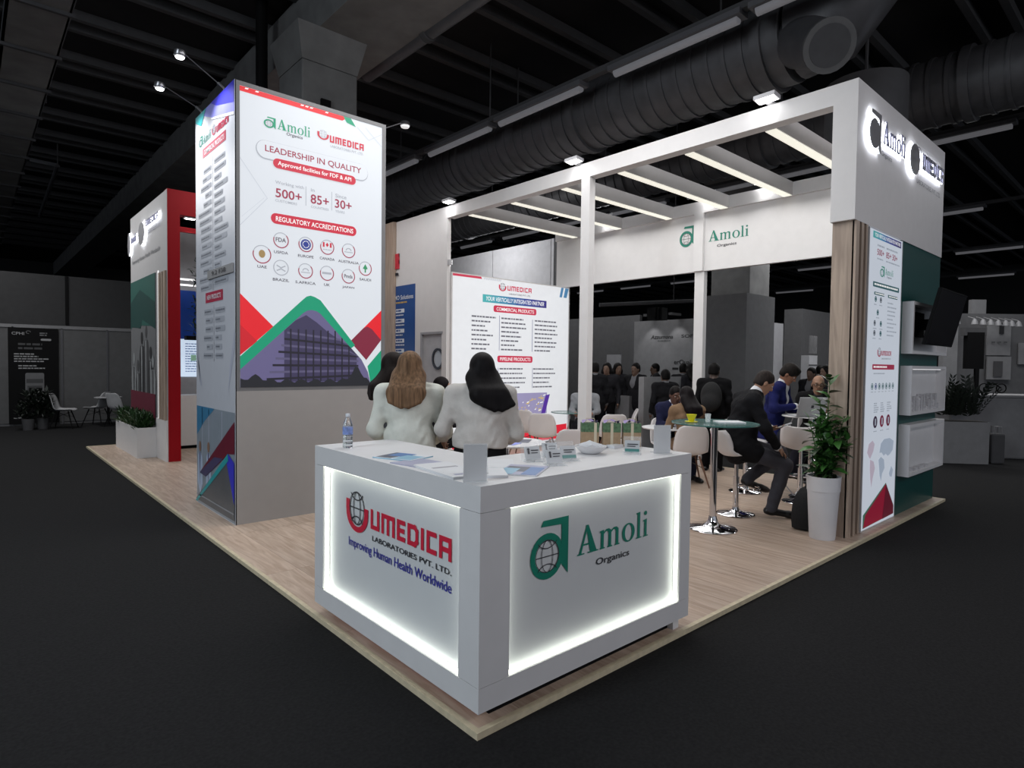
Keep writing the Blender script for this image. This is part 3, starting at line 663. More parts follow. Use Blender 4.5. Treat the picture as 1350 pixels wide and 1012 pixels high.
for k in range(7):
    a = 5.145 + k * .105
    flat(RG, ring(a, 1.45, .034, .034, .026, .026, 0, 2 * PI, 12) + [rect(a - .016, 1.435, a + .016, 1.465)], 'icon', g('navy', '2a3e78') if k == 1 else m_t, g2); greek(RG, a - .035, a + .04, 1.39, .009, m_g, g2, seed=k)
for a, c in ((5.266, '3a2a40'), (5.463, '7a1c3a'), (5.66, '6a1836')):
    flat(RG, [ell(a, 1.085, .062, .062, 20)], 'round_icon', g('r' + c, c), g2); flat(RG, [rect(a - .018, 1.05, a + .018, 1.12)], 'icon_mark', m_g, g2, 3); greek(RG, a - .06, a + .09, 1.27, .012, m_g, g2, n=5, db=.022, seed=int(a * 100)); greek(RG, a - .05, a + .05, .985, .01, m_g, g2)
m_map, m_map2 = g('map', 'a9b6c8'), g('map2', 'c0b4c4')
cont = lambda pts, a, b, sa, sb: [(a + x * sa, b + y * sb) for x, y in pts]
flat(RG, [cont([(0, .6), (.1, .9), (.35, 1), (.5, .85), (.42, .6), (.3, .45), (.22, .35), (.15, .4)], 5.06, .62, .42, .28)], 'world_map', m_map2, g2)
flat(RG, [cont([(0, 1), (.35, .9), (.5, .65), (.3, .3), (.2, 0), (.08, .3), (0, .7)], 5.15, .42, .3, .29)], 'world_map', m_map2, g2)
flat(RG, [cont([(0, .5), (.08, .85), (.3, 1), (.7, 1), (1, .85), (.95, .5), (.75, .35), (.6, .3), (.45, .4), (.3, .35), (.15, .5)], 5.42, .62, .44, .27)], 'world_map', m_map, g2)
flat(RG, [cont([(0, .9), (.3, 1), (.7, .85), (.8, .5), (.5, .3), (.4, 0), (.2, .25), (.1, .6)], 5.40, .45, .24, .26)], 'world_map', m_map, g2)
flat(RG, [cont([(0, .4), (.5, 1), (1, .6), (.7, 0), (.2, .1)], 5.74, .46, .13, .12)], 'world_map', m_map, g2)
flat(RG, [[(4.99, .03), (4.99, .165), (5.643, .418), (5.912, .14), (5.912, .05)]], 'green_shape', g('gr', '3e6a58'), g2, 3)
flat(RG, [[(5.0, .035), (5.05, .16), (5.643, .405), (5.905, .135), (5.905, .05)]], 'red_shape', g('redd', '8c1430'), g2, 4)
flat(RG, [[(5.643, .405), (5.905, .135), (5.905, .05), (5.55, .042)]], 'maroon_shape', g('mar', '5e1226'), g2, 5)
# box niches standing proud of the teal wall
M_niche = mat('niche_white', 'dcdcde', .5, var=.02)
M_pack = mat('pack_white', 'c4c4c8', .5, var=.2, scale=40)
for k, (z0_, z1_) in enumerate(((1.80, 2.375), (1.12, 1.667), (.437, 1.015))):
    d0 = .10; a0, a1 = 6.07, 7.45; Yf = YR - d0; th = .035
    b = MB()
    for q in ((a0, Yf, z0_, a0 + th, YR + .01, z1_), (a1 - th, Yf, z0_, a1, YR + .01, z1_), (a0, Yf, z0_, a1, YR + .01, z0_ + th), (a0, Yf, z1_ - th, a1, YR + .01, z1_)): b.box(*q)
    n_ = b.build('display_box', M_niche, rw)
    MB().box(a0 + th, YR + .0, z0_ + th, a1 - th, YR + .009, z1_ - th).build('box_back', M_niche, n_)
    if k: MB().box(a0 + th, Yf + .05, z1_ - th - .008, a1 - th, Yf + .06, z1_ - th).build('light_strip', mat('niche_glow', 'e8e8ea', .5, emit=.8), n_)  # glowing strip brightens the niche; no such fitting is seen there
    if k == 1:
        rr = random.Random(5)
        for q in range(12):
            a = 6.22 + q * .095; h = rr.uniform(.05, .20)
            pk_ = MB()
            if q % 3 == 0: pk_.lathe([(.001, 0), (.03, 0), (.03, h * .7), (.015, h * .8), (.015, h), (.001, h)], (a, Yf + .05, z0_ + th), 12)
            else: pk_.box(a - .035, Yf + .03, z0_ + th, a + .035, Yf + .075, z0_ + th + h)
            tag(pk_.build('sample_pack', M_pack, None), ('leftmost' if q == 0 else ORD[q]) + (' pack from the left, a pale bottle, in the middle white wall niche' if q % 3 == 0 else ' pack from the left, a pale carton, in the middle white wall niche'), 'package', 'packs in the middle niche')
    if k == 2:
        for q in range(4):
            a = 6.2 + q * .2
            tag(MB().box(a, Yf + .03, z0_ + th, a + .13, Yf + .08, z0_ + th + .03).build('sample_pack', M_pack, None), ['leftmost', 'second', 'third', 'rightmost'][q] + ' flat pale carton lying in the lowest white wall niche', 'package', 'cartons in the lowest niche')
# backlit signs on a fascia: dark letters standing off the wall with lamps behind
M_sign = mat('sign_face_grey', '7c7c80', .5)
M_signd = mat('sign_face_dark', '74748a', .5)
M_halo = mat('sign_backlight', 'f4f8ff', .5, emit=13)
def halo_sign(F, polys, name, m, parent, back=.024, thick=.010, emit=True):
    # lamp layer close to the wall (faces the wall), letter body in front of it
    o = flat(F, polys, name, m, parent, back / EPS + 6, thick)
    if emit: flat(F, polys, 'backlight', M_halo, o, back / EPS, 0)
    return o
SG = thing('fascia_sign', 'backlit grey company emblems and letters on the right white fascia', 'sign', (4.7, YR, 3.78))
halo_sign(RF, [ell(4.91, 3.90, .135, .14, 24)], 'emblem_disc', M_sign, SG)
halo_sign(RF, mapbox([[(.22, .90), (.28, 1.0), (1.0, 1.0), (1.0, .86), (.80, .86)], [(1.0, .9), (1.0, .0), (.84, .1), (.84, .9)]], 4.73, 3.74, 5.07, 4.11), 'emblem_arm', M_sign, SG)
halo_sign(RF, mapbox(serif_amoli(), 5.145, 3.865, 5.815, 4.09), 'lettering', M_signd, SG)
txt(RF, 'Organics', 5.21, 3.755, 5.53, 3.82, 'lettering', M_sign, SG)
halo_sign(RF, [ell(6.17, 3.94, .165, .165, 24)], 'emblem_disc', M_sign, SG)
flat(RF, ring(6.17, 3.94, .125, .125, .115, .115) + [rect(6.05, 3.935, 6.29, 3.945)], 'globe_lines', M_signd, SG, 60)
halo_sign(RF, umedica(6.45, 3.895, 7.29, 4.07), 'lettering', M_signd, SG)
txt(RF, 'LABORATORIES PVT. LTD.', 6.38, 3.735, 7.32, 3.79, 'lettering', M_sign, SG)
# television on a bracket in front of the first box
tv = thing('television', 'dark flat television on a wall bracket in front of the top white niche', 'television', (6.6, .05, 2.2))
a = V(6.06, -.08, 1.90); b = V(7.14, -.08, 1.90); c = V(7.14, -.22, 2.50); dd = V(6.06, -.22, 2.50)
up = (dd - a) / np.linalg.norm(dd - a); nn = V(0, -up[2], up[1]); nn = nn / np.linalg.norm(nn); ctr = (a + c) / 2
M_scr = mat('tv_screen', '2a2a2d', .12, spec=.6)
MB().obox(ctr - nn * -.0, ((1, 0, 0), up, nn), .54, .308, .018).build('tv_body', M_black, tv, bevel=.004)
s_ = -1 if nn[1] > 0 else 1
MB().obox(ctr + nn * s_ * .019, ((1, 0, 0), up, nn), .525, .293, .002).build('screen', M_scr, tv)
MB().box(6.50, -.10, 2.08, 6.62, .12, 2.20).build('bracket', M_black, tv)
MB().box(6.40, .085, 2.0, 6.72, .119, 2.28).build('bracket_plate', M_black, tv)

# ------------------------------------------------------------------ open rafters over the lounge
pg = thing('pergola', 'white open rafter canopy on slim posts over the lounge', 'canopy', (XR, .34, 0))
XB = 7.40
MB().box(XR, .34, 4.14, XR + .15, 6.63, 4.333).build('beam', M_offwhite, pg)
MB().box(XB - .05, .34, 4.14, XB + .10, 6.75, 4.333).build('beam', M_offwhite, pg)
M_strip = mat('rafter_light', 'f6f4e6', .5, emit=.72)
for k, y in enumerate((.96, 1.94, 2.94, 3.96, 5.04, 6.12)):
    rf = MB().box(XR + .15, y, 4.14, XB - .05, y + .13, 4.333).build('rafter', M_offwhite, pg)
    MB().box(XR + .16, y + .008, 4.132, XB - .07, y + .122, 4.1405).build('light_strip', M_strip, rf)
MB().box(XR + .0, 3.40, 0, XR + .11, 3.55, 4.14).build('post', M_offwhite, pg)
MB().box(XB, 3.38, 0, XB + .10, 3.55, 3.2).build('post', M_offwhite, pg)
MB().box(XB - .06, 3.38, 3.2, XB - .003, 3.55, 4.14).build('post', M_offwhite, pg)
MB().box(XB, 6.63, 0, XB + .10, 6.75, 4.14).build('post', M_offwhite, pg)
MB().box(XB, .34, 3.2, XB + .08, 6.63, 4.14).build('header_panel', M_offwhite, pg)
BF = Face((XB, 0, 0), (0, 1, 0), (0, 0, 1), (-1, 0, 0))
amoli_logo(BF, (3.835, 3.632, 3.56, 3.975), (3.306, 3.662, 2.628, 3.835), (3.156, 3.545, 2.820, 3.602), M_green, M_ink, pg)
# floodlights clamped to the beams
M_flood = mat('flood_lens', 'ffffff', .5, emit=9)
M_fl2 = mat('flood_housing', 'b8b8bc', .4)
def flood(n, x, y, side, lab):
    t = thing('floodlight', lab, 'floodlight', (x, y, 4.333), 0)
    MB().box(x - .06, y - .03, 4.335, x + .10, y + .03, 4.36).build('clamp', M_fl2, t)
    c = V(x + side * .10, y, 4.375); ax = (V(0, 1, 0), V(side * .995, 0, .1), V(-side * .1, 0, .995))
    MB().obox(c, ax, .11, .07, .02).build('lamp_head', M_fl2, t)
    MB().obox(c - ax[2] * .021, ax, .095, .055, .003).build('lamp_lens', M_flood, t)
    return c
for x, y, sd, lab, tgt, pw in ((XR, .95, -1, 'floodlight on the front beam beside the right fascia', (XR + .1, 1.2, 4.2), 3), (XR, 3.6, -1, 'floodlight on the front beam above the middle post', (XR, 3.5, 3.9), 3),
        (XR, 6.45, -1, 'floodlight on the front beam at the storage room corner', (XR, 6.9, 3.8), 6)):
    c = flood('f', x, y, sd, lab); spot_lamp('flood_lamp', c + V(-.02, 0, -.04), tgt, pw, 2.4)
for y, lab in ((2.35, 'floodlight behind the rear header, rightmost of three'), (3.3, 'floodlight behind the rear header, middle of three'), (5.4, 'floodlight behind the rear header, leftmost of three')):
    t = thing('floodlight', lab, 'floodlight', (XB + .05, y, 4.333), 0)
    MB().box(XB - .02, y - .03, 4.335, XB + .08, y + .03, 4.40).build('clamp', M_fl2, t)
    MB().obox((XB - .12, y, 4.42), ((0, 1, 0), (.9, 0, .43), (-.43, 0, .9)), .13, .08, .02).build('lamp_head', M_fl2, t)
    MB().obox((XB - .111, y, 4.40), ((0, 1, 0), (.9, 0, .43), (-.43, 0, .9)), .115, .065, .003).build('lamp_lens', M_flood, t)
    spot_lamp('flood_lamp', (XB - .16, y, 4.36), (XB, y - .2, 3.75), 3, 2.3)

# ------------------------------------------------------------------ storage room with porthole door, blue poster and lit product wall
sr = thing('storage_room', 'white storage room block with a grey porthole door', 'room', (XR, 6.63, 0))
MB().box(XR, 6.63, 2.17, XR + .08, 8.32, 4.333).box(XR, 6.63, 0, XR + .08, 6.77, 2.17).box(XR, 7.40, 0, XR + .08, 8.32, 2.17).build('room_wall', M_offwhite, sr)
MB().box(XR - .07, 8.30, 0, XR + .08, 9.3, 4.333).build('wood_cladding', M_wood, sr)
MB().box(XR + .08, 6.66, 0, 7.6, 6.74, 3.17).build('room_wall', M_offwhite, sr)
MB().box(4.64, 11.0, 0, 7.54, 11.08, 3.2).build('room_wall', M_offwhite, sr)
M_door = mat('door_grey', 'b0b0b4', .5)
dr = MB().box(XR + .035, 6.775, 0, XR + .07, 7.395, 2.16).build('door', M_door, sr)
f = MB()
for q in ((6.74, 7.43, 2.15, 2.19), ): f.box(XR - .01, q[0], q[2], XR + .08, q[1], q[3])
f.box(XR - .01, 7.39, 0, XR + .08, 7.43, 2.15); f.build('door_frame', mat('door_frame_grey', '98989c', .5), sr)
DF = Face((XR + .035, 0, 0), (0, 1, 0), (0, 0, 1), (-1, 0, 0))
flat(DF, ring(6.915, 1.71, .175, .19, .135, .15), 'porthole_rim', mat('rim_dark', '3c3c40', .3, metal=.6), dr, 1, .02)
flat(DF, [ell(6.915, 1.71, .135, .15)], 'porthole_glass', mat('porthole_glass', 'a8acb2', .1), dr, 1)
SFc = Face((XR, 0, 0), (0, 1, 0), (0, 0, 1), (-1, 0, 0))
M_pblue = mat('poster_blue', '1c4a8c', .4); M_pw = mat('poster_white', 'e4e8f0', .5)
po = thing('wall_poster', 'blue printed poster with white text on the storage room wall', 'poster', (XR - .01, 7.95, 1.8))
MB().box(XR - .008, 7.62, 1.80, XR - .001, 8.30, 3.10).build('poster_sheet', M_pblue, po)
PF = Face((XR - .008, 0, 0), (0, 1, 0), (0, 0, 1), (-1, 0, 0))
txt(PF, 'MO Solutions', 8.34, 2.835, 7.675, 2.92, 'lettering', M_pw, po)
greek(PF, 8.28, 7.72, 2.765, .03, mat('poster_gold', 'c8a45a', .5), po)
for k in range(5):
    b = 2.66 - k * .19
    flat(PF, [rrect(8.29, b - .075, 7.98, b, .01)], 'text_box', M_pw, po); greek(PF, 8.27, 8.02, b - .05, .03, M_pblue, po, 3, seed=k); greek(PF, 8.28, 7.9, b - .13, .022, M_pw, po, seed=k + 9)
umedica_logo(SFc, (9.4, 3.4, 9.2, 3.7), (9.15, 3.43, 8.175, 3.72), (9.1, 3.30, 8.19, 3.36), mat('sign_red', 'c8283c', .4), M_ink, sr, 2, .02)
# lit product wall
LG = MB().box(4.66, 6.60, .10, 7.62, 6.655, 3.205)
lw_ = thing('lit_product_wall', 'large lit white product wall with company lettering and product columns', 'light box', (4.66, 6.6, .1))
K3 = .74
h = lambda n, c: mat('lit3_' + n, c, .5, emit=K3)
LB = LG.build('light_panel', h('white', 'eceef2'), lw_)
PFc = Face((0, 6.60, 0), (1, 0, 0), (0, 0, 1), (0, -1, 0))
LFm = MB().box(4.64, 6.595, .08, 4.665, 6.655, 3.215).box(7.615, 6.595, .08, 7.64, 6.655, 3.215).box(4.64, 6.595, 3.2, 7.64, 6.655, 3.22).build('panel_frame', M_offwhite, lw_)
sh = lambda P: P
h_red, h_ink, h_w, h_gr = h('red', 'cc3050'), h('ink', '6a6a74'), h('w', 'ffffff'), h('gr', 'a8acb8')
flat(PFc, [[(4.667, 3.16), (4.667, 3.2), (5.30, 3.2), (5.322, 3.162)]], 'red_band', h_red, lw_)
for k in range(14): flat(PFc, [[(5.36 + k * .03, 3.16), (5.37 + k * .03, 3.16), (5.385 + k * .03, 3.195), (5.375 + k * .03, 3.195)]], 'tick', h_gr, lw_)
umedica_logo(PFc, (5.72, 2.985, 5.905, 3.135), (5.935, 3.01, 6.555, 3.10), (5.97, 2.935, 6.53, 2.965), h_red, h_ink, lw_)
for k in range(8):
    c = ['4ab0b4', '42a0b4', '3e8cb0', '3c74a8', '3a5ca0', '384898', '363a8c', '322c80'][k]
    flat(PFc, [rect(5.34 + k * .204, 2.752, 5.34 + (k + 1) * .204, 2.893)], 'band', h('b%d' % k, c), lw_)
txt(PFc, 'YOUR VERTICALLY INTEGRATED PARTNER', 5.42, 2.785, 6.90, 2.862, 'lettering', h_w, lw_, 3, 0, .25)
flat(PFc, [rrect(5.60, 2.59, 6.695, 2.712, .04)], 'red_pill', h_red, lw_); txt(PFc, 'COMMERCIAL PRODUCTS', 5.67, 2.618, 6.63, 2.682, 'lettering', h_w, lw_, 3)
flat(PFc, [rrect(5.705, 1.663, 6.608, 1.788, .04)], 'red_pill', h_red, lw_); txt(PFc, 'PIPELINE PRODUCTS', 5.77, 1.692, 6.55, 1.758, 'lettering', h_w, lw_, 3)
for a0, a1, s0 in ((5.09, 5.70, 2), (5.79, 6.45, 3), (6.655, 7.50, 4)): greek(PFc, a0, a1, 2.47, .028, h_ink, lw_, 2, n=8, db=.083, seed=s0)
for a0, a1, s0 in ((5.20, 5.70, 5), (5.76, 6.5, 6), (6.63, 7.40, 7)): greek(PFc, a0, a1, 1.53, .026, h_ink, lw_, 2, n=5, db=.088, seed=s0)
flat(PFc, [rect(5.742, 1.88, 5.752, 2.53), rect(6.588, 1.88, 6.60, 2.50), rect(5.72, 1.2, 5.73, 1.56), rect(6.606, 1.17, 6.616, 1.56)], 'divider', h('navy', '5a5a8c'), lw_)
flat(PFc, [[(7.34, 3.0), (7.39, 3.195), (7.46, 3.195), (7.41, 3.0)], [(7.46, 3.0), (7.51, 3.195), (7.61, 3.195), (7.55, 3.0)]], 'blue_stripe', h('stripe', '4a84b0'), lw_)
h_city = h('city', 'a09ac0'); h_gold = h('gold', 'd8bc78'); h_pur = h('purple', '5a38a0')
flat(PFc, [rect(5.55, .66, 7.02, 1.075)], 'city_picture', h_city, lw_)
r = random.Random(4)
P1, P2 = [], []
for k in range(70):
    a = r.uniform(5.6, 6.95); b = r.uniform(.68, .72 + .3 * (a - 5.5) / 1.4); ww = r.uniform(.02, .09)
    (P1 if k % 3 else P2).append([(a, b), (a + ww, b + .012), (a + ww, b + .03), (a, b + .018)])
flat(PFc, P1, 'city_lights', h_gold, lw_, 3); flat(PFc, P2, 'city_lights', h_w, lw_, 3)
flat(PFc, [[(6.86, .66), (6.98, 1.02), (7.10, 1.04), (6.97, .66)]], 'purple_stripe', h_pur, lw_, 4)
flat(PFc, [[(4.68, .12), (4.68, .30), (7.6, .42), (7.6, .12)]], 'red_band', h('bred', 'e82c40'), lw_, 3)
# lamp glow high in the storage corner
t = thing('corner_lamp', 'small bright lamp at the upper end of the storage room wall', 'lamp', (XR + .02, 6.6, 3.36))
MB().box(XR + .01, 6.56, 3.33, XR + .06, 6.63, 3.42).build('lamp_body', M_fl2, t)
MB().box(XR + .061, 6.565, 3.335, XR + .065, 6.625, 3.415).build('lamp_lens', M_flood, t)

# ------------------------------------------------------------------ left end unit of the stand
M_rframe = mat('gloss_red', '960c18', .5, var=.02, spec=.2)
LX, LY0, LY1 = .736, 8.83, 11.68
lu = thing('end_portal', 'red and white portal wall at the far left end of the stand', 'display wall', (LX, LY0, 0))
rf_ = MB().box(LX + .004, LY0, 0, .92, LY0 + .2, 4.333).box(.92, LY0, 3.95, 4.0, LY0 + .2, 4.333).box(.92, LY0 + .2, 3.72, 4.0, LY0 + .26, 3.80).build('red_frame', M_rframe, lu)
MB().box(LX, LY0 + .003, 0, LX + .18, LY1, 4.32).build('white_wall', mat('portal_paint', 'b6b4b4', .6, var=.02), lu)
LF = Face((LX, 0, 0), (0, 1, 0), (0, 0, 1), (-1, 0, 0))
for a, b in ((8.88, 8.98), (9.06, 9.14), (9.22, 9.32)): MB().box(LX - .03, a, .66, LX, b, 3.05).build('slat', M_wood, lu)
MB().box(LX - .01, 9.40, .66, LX, 9.44, 3.1).build('light_edge', mat('edge_glow', 'ffffff', .5, emit=.8), lu)
MB().box(LX - .025, 8.84, 0, LX, 9.53, .66).build('base_panel', M_offwhite, lu)
pp = MB().box(LX - .012, 9.60, .62, LX, 11.62, 3.09).build('picture_panel', mat('photo_grey', '6f7072', .5), lu); pp['label'] = 'large printed picture of standing figures under a green band'
LP = Face((LX - .012, 0, 0), (0, 1, 0), (0, 0, 1), (-1, 0, 0))
flat(LP, [[(11.62, 3.09), (9.60, 3.09), (9.60, 2.20), (10.8, 2.25), (10.9, 2.45), (11.62, 2.2)]], 'green_shape', mat('poster_green', '2c5c54', .5), pp, 1)
flat(LP, [[(11.62, 2.7), (10.8, 2.9), (9.6, 2.6), (9.6, 2.15), (10.6, 2.35), (10.75, 2.2), (11.62, 2.25)]], 'green_shape', mat('poster_green_dark', '1d4440', .5), pp, 2)
m1, m2, m3 = mat('figure_pale', '8f9294', .5), mat('figure_mid', '4c4c4e', .5), mat('figure_dark', '303032', .5)
for k, (a, hh, m) in enumerate(((11.35, 1.75, m1), (11.0, 1.62, m2), (10.65, 2.12, m3), (10.3, 2.22, m2), (9.95, 1.85, m3), (9.78, 1.7, m1))):
    flat(LP, [ell(a, hh - .1, .085, .11, 14), [(a - .17, .75), (a - .2, hh - .4), (a - .12, hh - .24), (a + .12, hh - .24), (a + .2, hh - .4), (a + .17, .75)]], 'figure', m, pp, 2 + k % 3)
    flat(LP, [[(a - .04, 1.0), (a - .05, hh - .25), (a + .05, hh - .25), (a + .03, 1.0)]], 'figure_shirt', m1 if m is not m1 else m2, pp, 6)
flat(LP, [rect(9.60, .62, 11.62, 1.05)], 'maroon_band', mat('poster_maroon', '6a2838', .5), pp, 8)
halo_sign(LF, [ell(11.62, 3.82, .10, .22, 16)], 'emblem_disc', M_sign, lu)
halo_sign(LF, mapbox(serif_amoli(), 11.45, 3.80, 10.97, 3.95), 'lettering', M_signd, lu)
halo_sign(LF, [ell(10.52, 3.87, .24, .20, 20)], 'emblem_disc', M_sign, lu)
halo_sign(LF, umedica(10.16, 3.93, 9.23, 4.04), 'lettering', M_signd, lu)
txt(LF, 'LABORATORIES PVT. LTD.', 10.16, 3.81, 9.23, 3.87, 'lettering', M_signd, lu, 10)
txt(LF, 'Improving Human Health Worldwide', 11.5, 3.40, 9.28, 3.50, 'lettering', M_sign, lu)
t = thing('downlight', 'bright square downlight under the red portal beam', 'lamp', (1.08, 8.93, 3.95))
MB().box(1.0, 8.88, 3.925, 1.18, 8.98, 3.949).build('lamp_body', M_fl2, t); MB().box(1.02, 8.89, 3.92, 1.16, 8.97, 3.926).build('lamp_lens', M_flood, t)
spot_lamp('portal_lamp', (1.1, 8.9, 3.85), (1.15, 8.7, 0), 15, 1.6)
# what shows through the portal
t = thing('back_display', 'tall blue wall with a lit white screen seen through the red portal', 'display wall', (1.4, 11.3, 0))
MB().box(1.0, 11.45, 0, 4.5, 11.6, 4.2).build('wall_core', mat('portal_wall', 'b0b0b4', .6), t)
MB().box(1.0, 11.43, 2.06, 4.5, 11.45, 3.02).build('blue_panel', mat('portal_blue', '0e3c90', .4, emit=.15), t)
MB().box(1.0, 11.43, 1.30, 4.5, 11.45, 2.05).build('lit_screen', mat('portal_screen', 'cfe0f4', .4, emit=.75), t)
QF = Face((0, 11.43, 0), (1, 0, 0), (0, 0, 1), (0, -1, 0))
greek(QF, 1.62, 1.98, 1.95, .018, mat('portal_ink', '6a7ca4', .5, emit=.3), t, 2, n=12, db=.05, seed=8)
flat(QF, [rect(1.72, 1.62, 1.82, 1.74), rect(1.86, 1.5, 1.9, 1.8)], 'screen_mark', mat('portal_mark', '8ab49c', .5, emit=.4), t, 3)
for z in (3.2, 3.09): MB().box(1.2, 11.2, z, 4.4, 11.26, z + .03).build('light_tube', mat('portal_tube', 'ffffff', .5, emit=1.2), t)
t = thing('rear_counter', 'low white counter seen through the red portal', 'counter', (1.9, 10.4, 0))
MB().box(1.10, 10.3, .06, 2.6, 10.8, .98).build('counter_body', M_offwhite, t); MB().box(1.14, 10.34, 0, 2.56, 10.76, .06).build('plinth', M_black, t)

# ------------------------------------------------------------------ furniture
M_shell = mat('chair_shell_white', 'd6d2d2', .35, var=.02)
M_leg = mat('chair_leg_wood', '6a4a38', .5, var=.15, scale=20)
M_rod = mat('black_rod', '141416', .4, metal=.5)
M_glass = mat('table_glass', '7fa8a4', .05, alpha=.45, var=.01)
M_glassedge = mat('glass_edge', '3c6864', .15)
def shell(prof, wid, curve, n=10):
    mb = MB(); m = len(prof); vs = []
    P = [V(x, 0, z) for x, z in prof]
    for i in range(m):
        t = P[min(i + 1, m - 1)] - P[max(i - 1, 0)]; t /= np.linalg.norm(t); nrm = V(-t[2], 0, t[0])
        if nrm[2] < 0 and i < m / 3: nrm = -nrm
        # towards the sitter: up for the seat, forward for the back
        nrm = V(-t[2], 0, t[0]) * (1 if (V(-t[2], 0, t[0]) @ V(.5, 0, .7)) > 0 else -1)
        for k in range(n + 1):
            s = 2 * k / n - 1; vs.append(P[i] + V(0, s * wid[i], 0) + nrm * curve[i] * abs(s) ** 2.2)
    fs = [(i * (n + 1) + k, i * (n + 1) + k + 1, (i + 1) * (n + 1) + k + 1, (i + 1) * (n + 1) + k) for i in range(m - 1) for k in range(n)]
    return mb.add(vs, fs)
def smooth_prof(pts, n=4):
    out = []
    for i in range(len(pts) - 1):
        p0, p1, p2, p3 = pts[max(i - 1, 0)], pts[i], pts[i + 1], pts[min(i + 2, len(pts) - 1)]
        for k in range(n):
            t = k / n; out.append(tuple(.5 * (2 * b + (c - a) * t + (2 * a - 5 * b + 4 * c - d) * t * t + (-a + 3 * b - 3 * c + d) * t ** 3) for a, b, c, d in zip(p0, p1, p2, p3)))
    return out + [tuple(pts[-1])]
S_P = smooth_prof([(.23, .425, .17, .01), (.19, .445, .215, .02), (.06, .43, .235, .035), (-.10, .425, .235, .05), (-.17, .46, .235, .06), (-.205, .56, .235, .06), (-.235, .70, .22, .05), (-.26, .80, .18, .03), (-.265, .835, .12, .02)])
def make_chair(label, group):
    t = thing('shell_chair', label, 'chair', (0, 0, 0), 0, group)
    o = shell([(p[0], p[1]) for p in S_P], [p[2] for p in S_P], [p[3] for p in S_P]).build('seat_shell', M_shell, t, True, 0, .012)
    for sx in (1, -1):
        for sy in (1, -1): MB().tube([(sx * .12, sy * .12, .415), (sx * .235, sy * .235, 0)], [.014, .011], 8).build('leg', M_leg, t, True)
    b = MB()
    for sx, sy in ((1, 1), (1, -1)):
        b.tube([(sx * .17, sy * .17, .26), (-sx * .135, -sy * .135, .38)], .005, 6); b.tube([(-sx * .17, -sy * .17, .26), (sx * .135, sy * .135, .38)], .005, 6)
    b.build('brace', M_rod, t)
    return t
B_P = smooth_prof([(.22, .645, .13, .01), (.18, .665, .17, .015), (.05, .655, .20, .03), (-.08, .65, .21, .05), (-.17, .685, .22, .08), (-.225, .77, .22, .11), (-.265, .87, .21, .11), (-.28, .93, .18, .09)])
def make_stool(label):
    t = thing('bar_stool', label, 'bar stool', (0, 0, 0), 0, None)
    shell([(p[0], p[1]) for p in B_P], [p[2] for p in B_P], [p[3] for p in B_P]).build('seat_shell', M_shell, t, True, 0, .022)
    MB().tube([(0, 0, .4), (0, 0, .65)], .022, 14).build('gas_lift', M_chrome, t, True)
    MB().tube([(0, 0, .02), (0, 0, .42)], .032, 16).build('pole', M_chrome, t, True)
    MB().lathe([(.20, 0), (.205, .008), (.19, .018), (.08, .03), (.045, .05), (.036, .08), (.036, .085)], (0, 0, 0), 32).build('base', M_chrome, t, True)
    f = MB().tube([(.03 * 1, .0, .30)] + [(.14 + .11 * math.cos(q), .15 * math.sin(q), .30) for q in np.linspace(-PI * .95, PI * .95, 16)], .010, 8); f.build('footrest', M_chrome, t, True)
    MB().tube([(0, -.03, .625), (.02, -.20, .61)], .006, 6).build('lever', M_rod, t)
    return t
def make_bartable(label, r=.42, zt=1.06, white=False):
    t = thing('bar_table', label, 'table', (0, 0, 0))
    MB().lathe([(.001, zt), (r, zt), (r, zt + .012), (.001, zt + .012)], (0, 0, 0), 40).build('tabletop', M_white if white else M_glass, t)
    b = MB(); n = 40
    vs = [(rr * math.cos(2 * PI * k / n), rr * math.sin(2 * PI * k / n), z) for rr, z in ((r, zt - .001), (r + .004, zt + .006), (r, zt + .013)) for k in range(n)]
    b.add(vs, [(i * n + k, i * n + (k + 1) % n, (i + 1) * n + (k + 1) % n, (i + 1) * n + k) for i in range(2) for k in range(n)]).build('top_edge', M_white if white else M_glassedge, t)
    MB().lathe([(.11, zt - .02), (.11, zt - .001)], (0, 0, 0), 24).build('top_plate', M_chrome, t)
    MB().tube([(0, 0, .04), (0, 0, zt - .01)], .034, 18).build('pole', M_chrome, t, True)
    MB().lathe([(.235, 0), (.24, .008), (.225, .02), (.10, .035), (.06, .06), (.045, .10), (.038, .13)], (0, 0, 0), 40).build('base', M_chrome, t, True)
    return t
# positions measured on the floor
bt1 = make_bartable('round glass bar table with chrome foot carrying the yellow cup'); bt1.location = (3.93, 1.14, 0)
bt2 = make_bartable('smaller round bar table carrying the laptop, behind the potted plant', .34, 1.02, True); bt2.location = (6.22, 1.13, 0)
st1 = make_stool('white shell bar stool under the man in the black suit'); st1.location = (4.69, 1.30, 0); st1.rotation_euler = (0, 0, -.75)
st2 = dup(st1, (5.93, 1.83, 0), -1.45, 'white shell bar stool under the man in the blue suit')
_p = at(1057, 560, 7.4); st3 = dup(st1, (_p[0], _p[1], 0), .35, 'white shell bar stool with its back to the laptop table pole')
st4 = dup(st1, (6.95, .95, 0), 2.9, 'white shell bar stool under the bald man behind the laptop')
ch = make_chair('white shell chair turned back-on under the woman in tan', 'shell chairs on the stand')
p = at(908, 560, 8.4); ch.location = (p[0], p[1], 0); ch.rotation_euler = (0, 0, .80)
CH1 = (p[0], p[1])
def chair_at(u, d, rz, label, z=0):
    p = at(u, 560, d); return dup(ch, (p[0], p[1], z), rz, label)
chair_at(882, 9.15, -2.2, 'white shell chair under the man in the navy suit')
chair_at(717, 10.2, .62, 'white shell chair back-on beside the round white table, with red behind it')
chair_at(692, 10.9, .55, 'white shell chair just left of the back-on chair at the round table')
